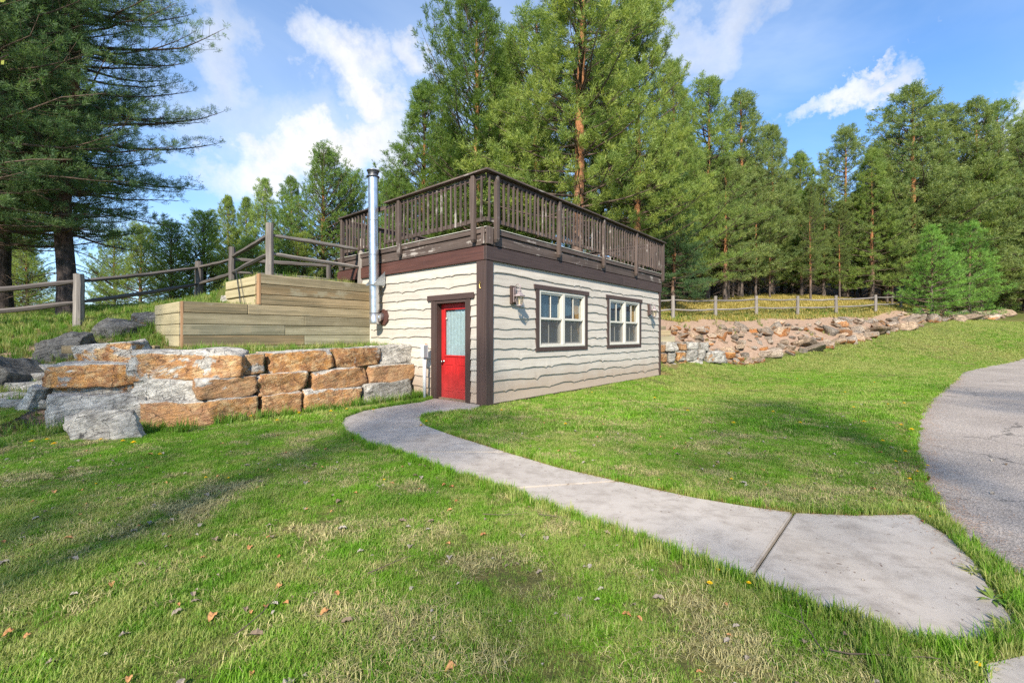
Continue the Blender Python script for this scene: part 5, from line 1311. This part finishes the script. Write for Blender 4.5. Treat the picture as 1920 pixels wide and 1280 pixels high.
scatter('edge_grass', np.c_[x, y, height(x, y)], g.uniform(.45, 1.0, len(x)), g.uniform(0, 6.28, len(x)), tall_src, 'longer grass fringing the path and the asphalt')
# uncut grass round walls, in the bed, on the banks
wild_src = [src(blade_mesh('wild_grass_tuft', 50+i, 20, .06, .13+.03*i, .009, WB, .7)) for i in range(4)]
ws = []
def uv(n, u0, u1, v0, v1):
    u, v = g.uniform(u0, u1, n), g.uniform(v0, v1, n); return CORNER[0]+AX[0]*u+BX[0]*v, CORNER[1]+AX[1]*u+BX[1]*v
for a in ((420, -4.2, -.1, 2.72, 4.05), (420, -2.6, -.1, 4.3, 5.6), (300, -3.95, -2.75, 4.3, 6), (190, -4.2, .0, 1.84, 2.0), (60, -.2, -.06, 1.7, 2.3), (700, -4.2, 0, 5, 8), (900, -7.5, -4.2, 4.3, 9)): ws.append(uv(*a))
ws.append((g.uniform(-6.9, -4.7, 110), g.uniform(6.35, 6.68, 110)))
x = np.concatenate([w[0] for w in ws]); y = np.concatenate([w[1] for w in ws])
x2 = g.uniform(-19, -6.4, 11000); y2 = g.uniform(5.2, 17, 11000); nz = vfrac(x2, y2, .9); k = (nz > -.25) & in_view(x2, y2, .1) & (x2 < -6.1-.3*(y2-6)) & ~((np.hypot((x2+8.3)/1.6, (y2-7.5)/1.0) < 1) & (g.uniform(0, 1, len(x2)) < .88)); x2, y2 = x2[k], y2[k]
x = np.r_[x, x2]; y = np.r_[y, y2]
scatter('wild_grass', np.c_[x, y, height(x, y)], g.uniform(.45, 1.15, len(x)), g.uniform(0, 6.28, len(x)), wild_src, 'uncut grass on the terraces and the left bank')
x = g.uniform(2, 34, 30000); y = g.uniform(19, 42, 30000); k = in_view(x, y) & (y > np.interp(x, [3, 8, 13.8, 20.5, 30], [19.6, 21.6, 24.5, 27.6, 32])) & (y < np.interp(x, [3, 30], [36, 40])); x, y = x[k], y[k]
front = y < np.interp(x, [3, 8, 13.8, 20.5, 30], [23, 23.3, 26.2, 29, 34])
scatter('meadow_grass', np.c_[x, y, height(x, y)], g.uniform(.8, 1.6, len(x)), g.uniform(0, 6.28, len(x)), [src(blade_mesh('meadow_tuft', 60+i, 18, .14, .14, .018, MBm, .8)) for i in range(3)], 'yellowing meadow grass between the fence and the woods')
k = front; scatter('wild_grass', np.c_[x[k], y[k], height(x[k], y[k])], g.uniform(.9, 1.6, k.sum()), g.uniform(0, 6.28, k.sum()), [src(blade_mesh('fence_tuft', 70+i, 16, .12, .15, .016, WB, .8)) for i in range(3)], 'green grass along the foot of the right-hand fence')
# sparse tufts on the bank
x = g.uniform(4, 30, 3000); y = g.uniform(16, 31, 3000); k = in_poly(x, y, BANK) & (vfrac(x, y, .8, 7) > .25); x, y = x[k], y[k]
scatter('bank_grass', np.c_[x, y, height(x, y)], g.uniform(.6, 1.3, len(x)), g.uniform(0, 6.28, len(x)), wild_src, 'scattered grass tufts among the bank rocks')
# fallen leaves
def leaf_mat(name, c0, c1):
    m, t = mat(name); r = t.node('ShaderNodeObjectInfo').outputs['Random']; finish(t, t.mix(r, c0, c1), .8, spec=.2); return m
LM = leaf_mat('dry_leaf', (.16, .11, .07), (.34, .30, .25)); OM = leaf_mat('orange_leaf', (.30, .13, .05), (.46, .24, .10))
def leaf_mesh(name, seed, L, m):
    q = random.Random(seed); vs = []; n = 6
    for i in range(n+1):
        t = i/n; w = L*.30*math.sin(math.pi*min(1, t*.98+.01))**.8; z = L*(.10*math.sin(t*4+q.random())+.10*q.random()); vs += [(L*(t-.5), -w, z+w*q.uniform(.2, .9)), (L*(t-.5), 0, z), (L*(t-.5), w, z+w*q.uniform(.2, .9))]
    fs = []
    for i in range(n):
        for j in (0, 1): fs.append((3*i+j, 3*i+3+j, 3*i+4+j, 3*i+1+j))
    return MB().add(vs, fs).mesh(name)
lv = []
for i in range(5):
    me = leaf_mesh('dead_leaf', i, .042+.012*i, None); me.materials.append(LM if i != 3 else OM); lv.append(src(me))
x, y = wedge(1900, 1.3, 9); k = in_view(x, y) & (g.uniform(0, 1, len(x)) < np.clip(1.5-y*.17, .15, 1)); x, y = x[k], y[k]; ok = lawn_ok(x, y) | (g.uniform(0, 1, len(x)) < .05); x, y = x[ok], y[ok]
scatter('leaf_litter', np.c_[x, y, height(x, y)+.020], g.uniform(.3, .8, len(x)), g.uniform(0, 6.28, len(x)), lv, 'dry curled leaves lying in the lawn')
needle = MB()
for i in range(5):
    a = i*1.3; needle.add([(0, 0, .003), (.05*math.cos(a), .05*math.sin(a), .004), (.05*math.cos(a)+.002, .05*math.sin(a)-.002, .004)], [(0, 1, 2)])
nm = needle.mesh('fallen_needles'); nm.materials.append(OM)
e1 = fringe(DRIVE[3:19], 3600, .13); e2 = fringe(PATH_IN[3:], 500, .03); x = np.r_[e1[0], e2[0]]; y = np.r_[e1[1], e2[1]]
scatter('needle_litter', np.c_[x, y, height(x, y)+.024], g.uniform(.6, 1.4, len(x)), g.uniform(0, 6.28, len(x)), [src(nm)], 'rust-brown needles gathered along the path and asphalt edges')
# twigs
r6 = random.Random(3)
def twig(px, py, L, a, label):
    Z = 830*EYE/(py-629); x = pxx(px, Z); m = MB(); pts = []; p = Vector((0, 0, .05)); d = a
    for i in range(7):
        pts.append(p.copy()); d += r6.uniform(-.25, .25); p = p+Vector((math.cos(d), math.sin(d), r6.uniform(-.12, .12)))*L/6
    m.tube(pts, [.0035-.0004*i for i in range(7)], 5); m.tube([pts[3], pts[3]+Vector((math.cos(a+.8), math.sin(a+.8), .05))*L*.3], [.002, .001], 4)
    o = m.build('twig', M['twig_bark']); o.location = (x, Z, hz(x, Z)); tag(o, label, 'twig', 'twigs on the lawn')
twig(1545, 1245, .42, 1.5, 'bare twig standing up in the grass below the wide end slab'); twig(1555, 1238, .45, -.3, 'brown twig lying across the grass at the bottom right')
twig(690, 1090, .3, .5, 'short twig in the middle of the front lawn'); twig(905, 975, .35, -.1, 'thin twig on the grass beside the curve of the path'); twig(440, 1210, .35, 1.0, 'dark twig at the bottom left of the lawn')
twig(1010, 975, .22, -.2, 'twig near the lower path edge, left of the long slab')
# dandelions
ym, t_ = mat('dandelion_yellow'); finish(t_, (.80, .52, .01), .6, spec=.2)
fl = MB(); fl.tube([(0, 0, 0), (.004, 0, .05)], .0022, 5); dstem = fl.mesh('stem'); dstem.materials.append(M['grass_blade'])
fh = MB()
for ring, (nn, rr, zz) in enumerate(((14, .022, .054), (10, .015, .060), (6, .008, .064))):
    for i in range(nn):
        a = 6.283*i/nn+ring*.2; b = .18*6.283/nn*2.2; fh.add([(.004, 0, .052), (.004+rr*math.cos(a-b), rr*math.sin(a-b), zz), (.004+rr*1.1*math.cos(a), rr*1.1*math.sin(a), zz+.001), (.004+rr*math.cos(a+b), rr*math.sin(a+b), zz)], [(0, 1, 2, 3)])
dhead = fh.mesh('flower_head'); dhead.materials.append(ym)
spots = [(1345,1078),(1330,1105),(1405,1103),(385,902),(180,912),(428,902),(1228,748),(1495,707),(990,745),(1690,805),(1710,815),(1655,835),(1698,855),(1740,880),(1720,890),(1680,870),(1745,975),(1500,800),(1372,905),(1450,778),(1695,765),(1665,762),(1600,770),(1880,1120),(1835,1262),(230,835),(190,832),(345,812),(470,788),(520,795),(560,780),(620,778),(650,772),(700,775),(88,832),(60,838),(100,843),(790,800),(800,795),(1110,740),(1060,800),(1375,800),(720,905),(1290,775),(250,840),(300,860),(1640,720),(1560,705),(1585,735),(1620,800),(1760,930),(1705,905),(940,775)]
for i, (px, py) in enumerate(spots):
    Z = 830*EYE/(py-629); x = pxx(px, Z); s = r6.uniform(.8, 1.25)*(.62 if Z < 5 else 1.15)
    root = empty('dandelion', (x, Z, hz(x, Z)+.004), r6.uniform(0, 6)); root.scale = (s, s, s)
    side = 'right-hand lawn' if px > 960 and py < 970 else 'left-hand lawn' if px < 960 else 'grass below the path'
    tag(root, f'small yellow dandelion in the {side}', 'dandelion', f'dandelions in the {side}')
    for nm_, me in (('stem', dstem), ('flower_head', dhead)):
        o = bpy.data.objects.new(nm_, me); COL.objects.link(o); o.parent = root
# sapling outside the left edge whose leaf tips reach into the picture
sap = empty('sapling', (-2.95, 2.05, 0)); tag(sap, 'yellow-green leaf tips of a sapling poking in at the top left edge', 'sapling')
lm2, t2 = mat('spring_leaf'); finish(t2, (.52, .50, .06), .5, spec=.3)
MB().tube([(0, 0, -.1), (.02, .01, .9), (-.01, 0, 1.9), (.03, 0, 2.9), (.05, .02, 3.3)], [.02, .017, .013, .008, .004], 7).build('stem', M['twig_bark'], sap, True)
for bz, tz, tx in ((2.45, 2.72, .72), (2.75, 2.99, .70), (2.6, 2.9, .45), (2.9, 3.2, .4)):
    MB().tube([(0, 0, bz), (tx*.5, 0, (bz+tz)/2+.03), (tx*.86, 0, tz)], [.005, .004, .002], 5).build('twig', M['twig_bark'], sap)
    for k in range(5):
        fx = tx*(.5+.1*k); q = r6; a0 = q.uniform(-.9, .9); L = .045; d = Vector((math.cos(a0), q.uniform(-.5, .5), math.sin(a0)-.3)).normalized(); w = Vector((d.z, 0, -d.x))*.013
        b0 = Vector((fx*.9, 0, bz+(tz-bz)*fx/tx)); o = MB().add([b0, b0+d*L*.5+w, b0+d*L, b0+d*L*.5-w], [(0, 1, 2), (0, 2, 3)]).build('leaf', lm2, sap)
# weed rosettes at the wide slab end
def weed(x, y, s, label, seed):
    q = random.Random(seed); m = MB()
    for i in range(16):
        a = q.uniform(0, 6.28); L = s*q.uniform(.6, 1.1); up = q.uniform(.1, .6); d = Vector((math.cos(a), math.sin(a), 0)); w = Vector((-d.y, d.x, 0))*s*.09
        p1 = d*L*.5+Vector((0, 0, L*up*.6)); p2 = d*L+Vector((0, 0, L*up*.45)); m.add([(0, 0, 0), p1-w, p1+w, p2], [(0, 2, 1), (1, 2, 3)])
    o = m.build('weed', M['wild_grass_blade']); o.location = (x, y, .02); tag(o, label, 'weed', 'weeds at the end of the path')
weed(2.55, 2.35, .10, 'leafy weed growing over the right edge of the end slab', 1); weed(2.73, 2.62, .08, 'small weed between the end slab and the asphalt', 2); weed(2.36, 2.12, .09, 'weed in the gap between the two slabs at the lower right', 3)
print('crown+limb triangles', TRI[0], 'objects', len(bpy.data.objects))
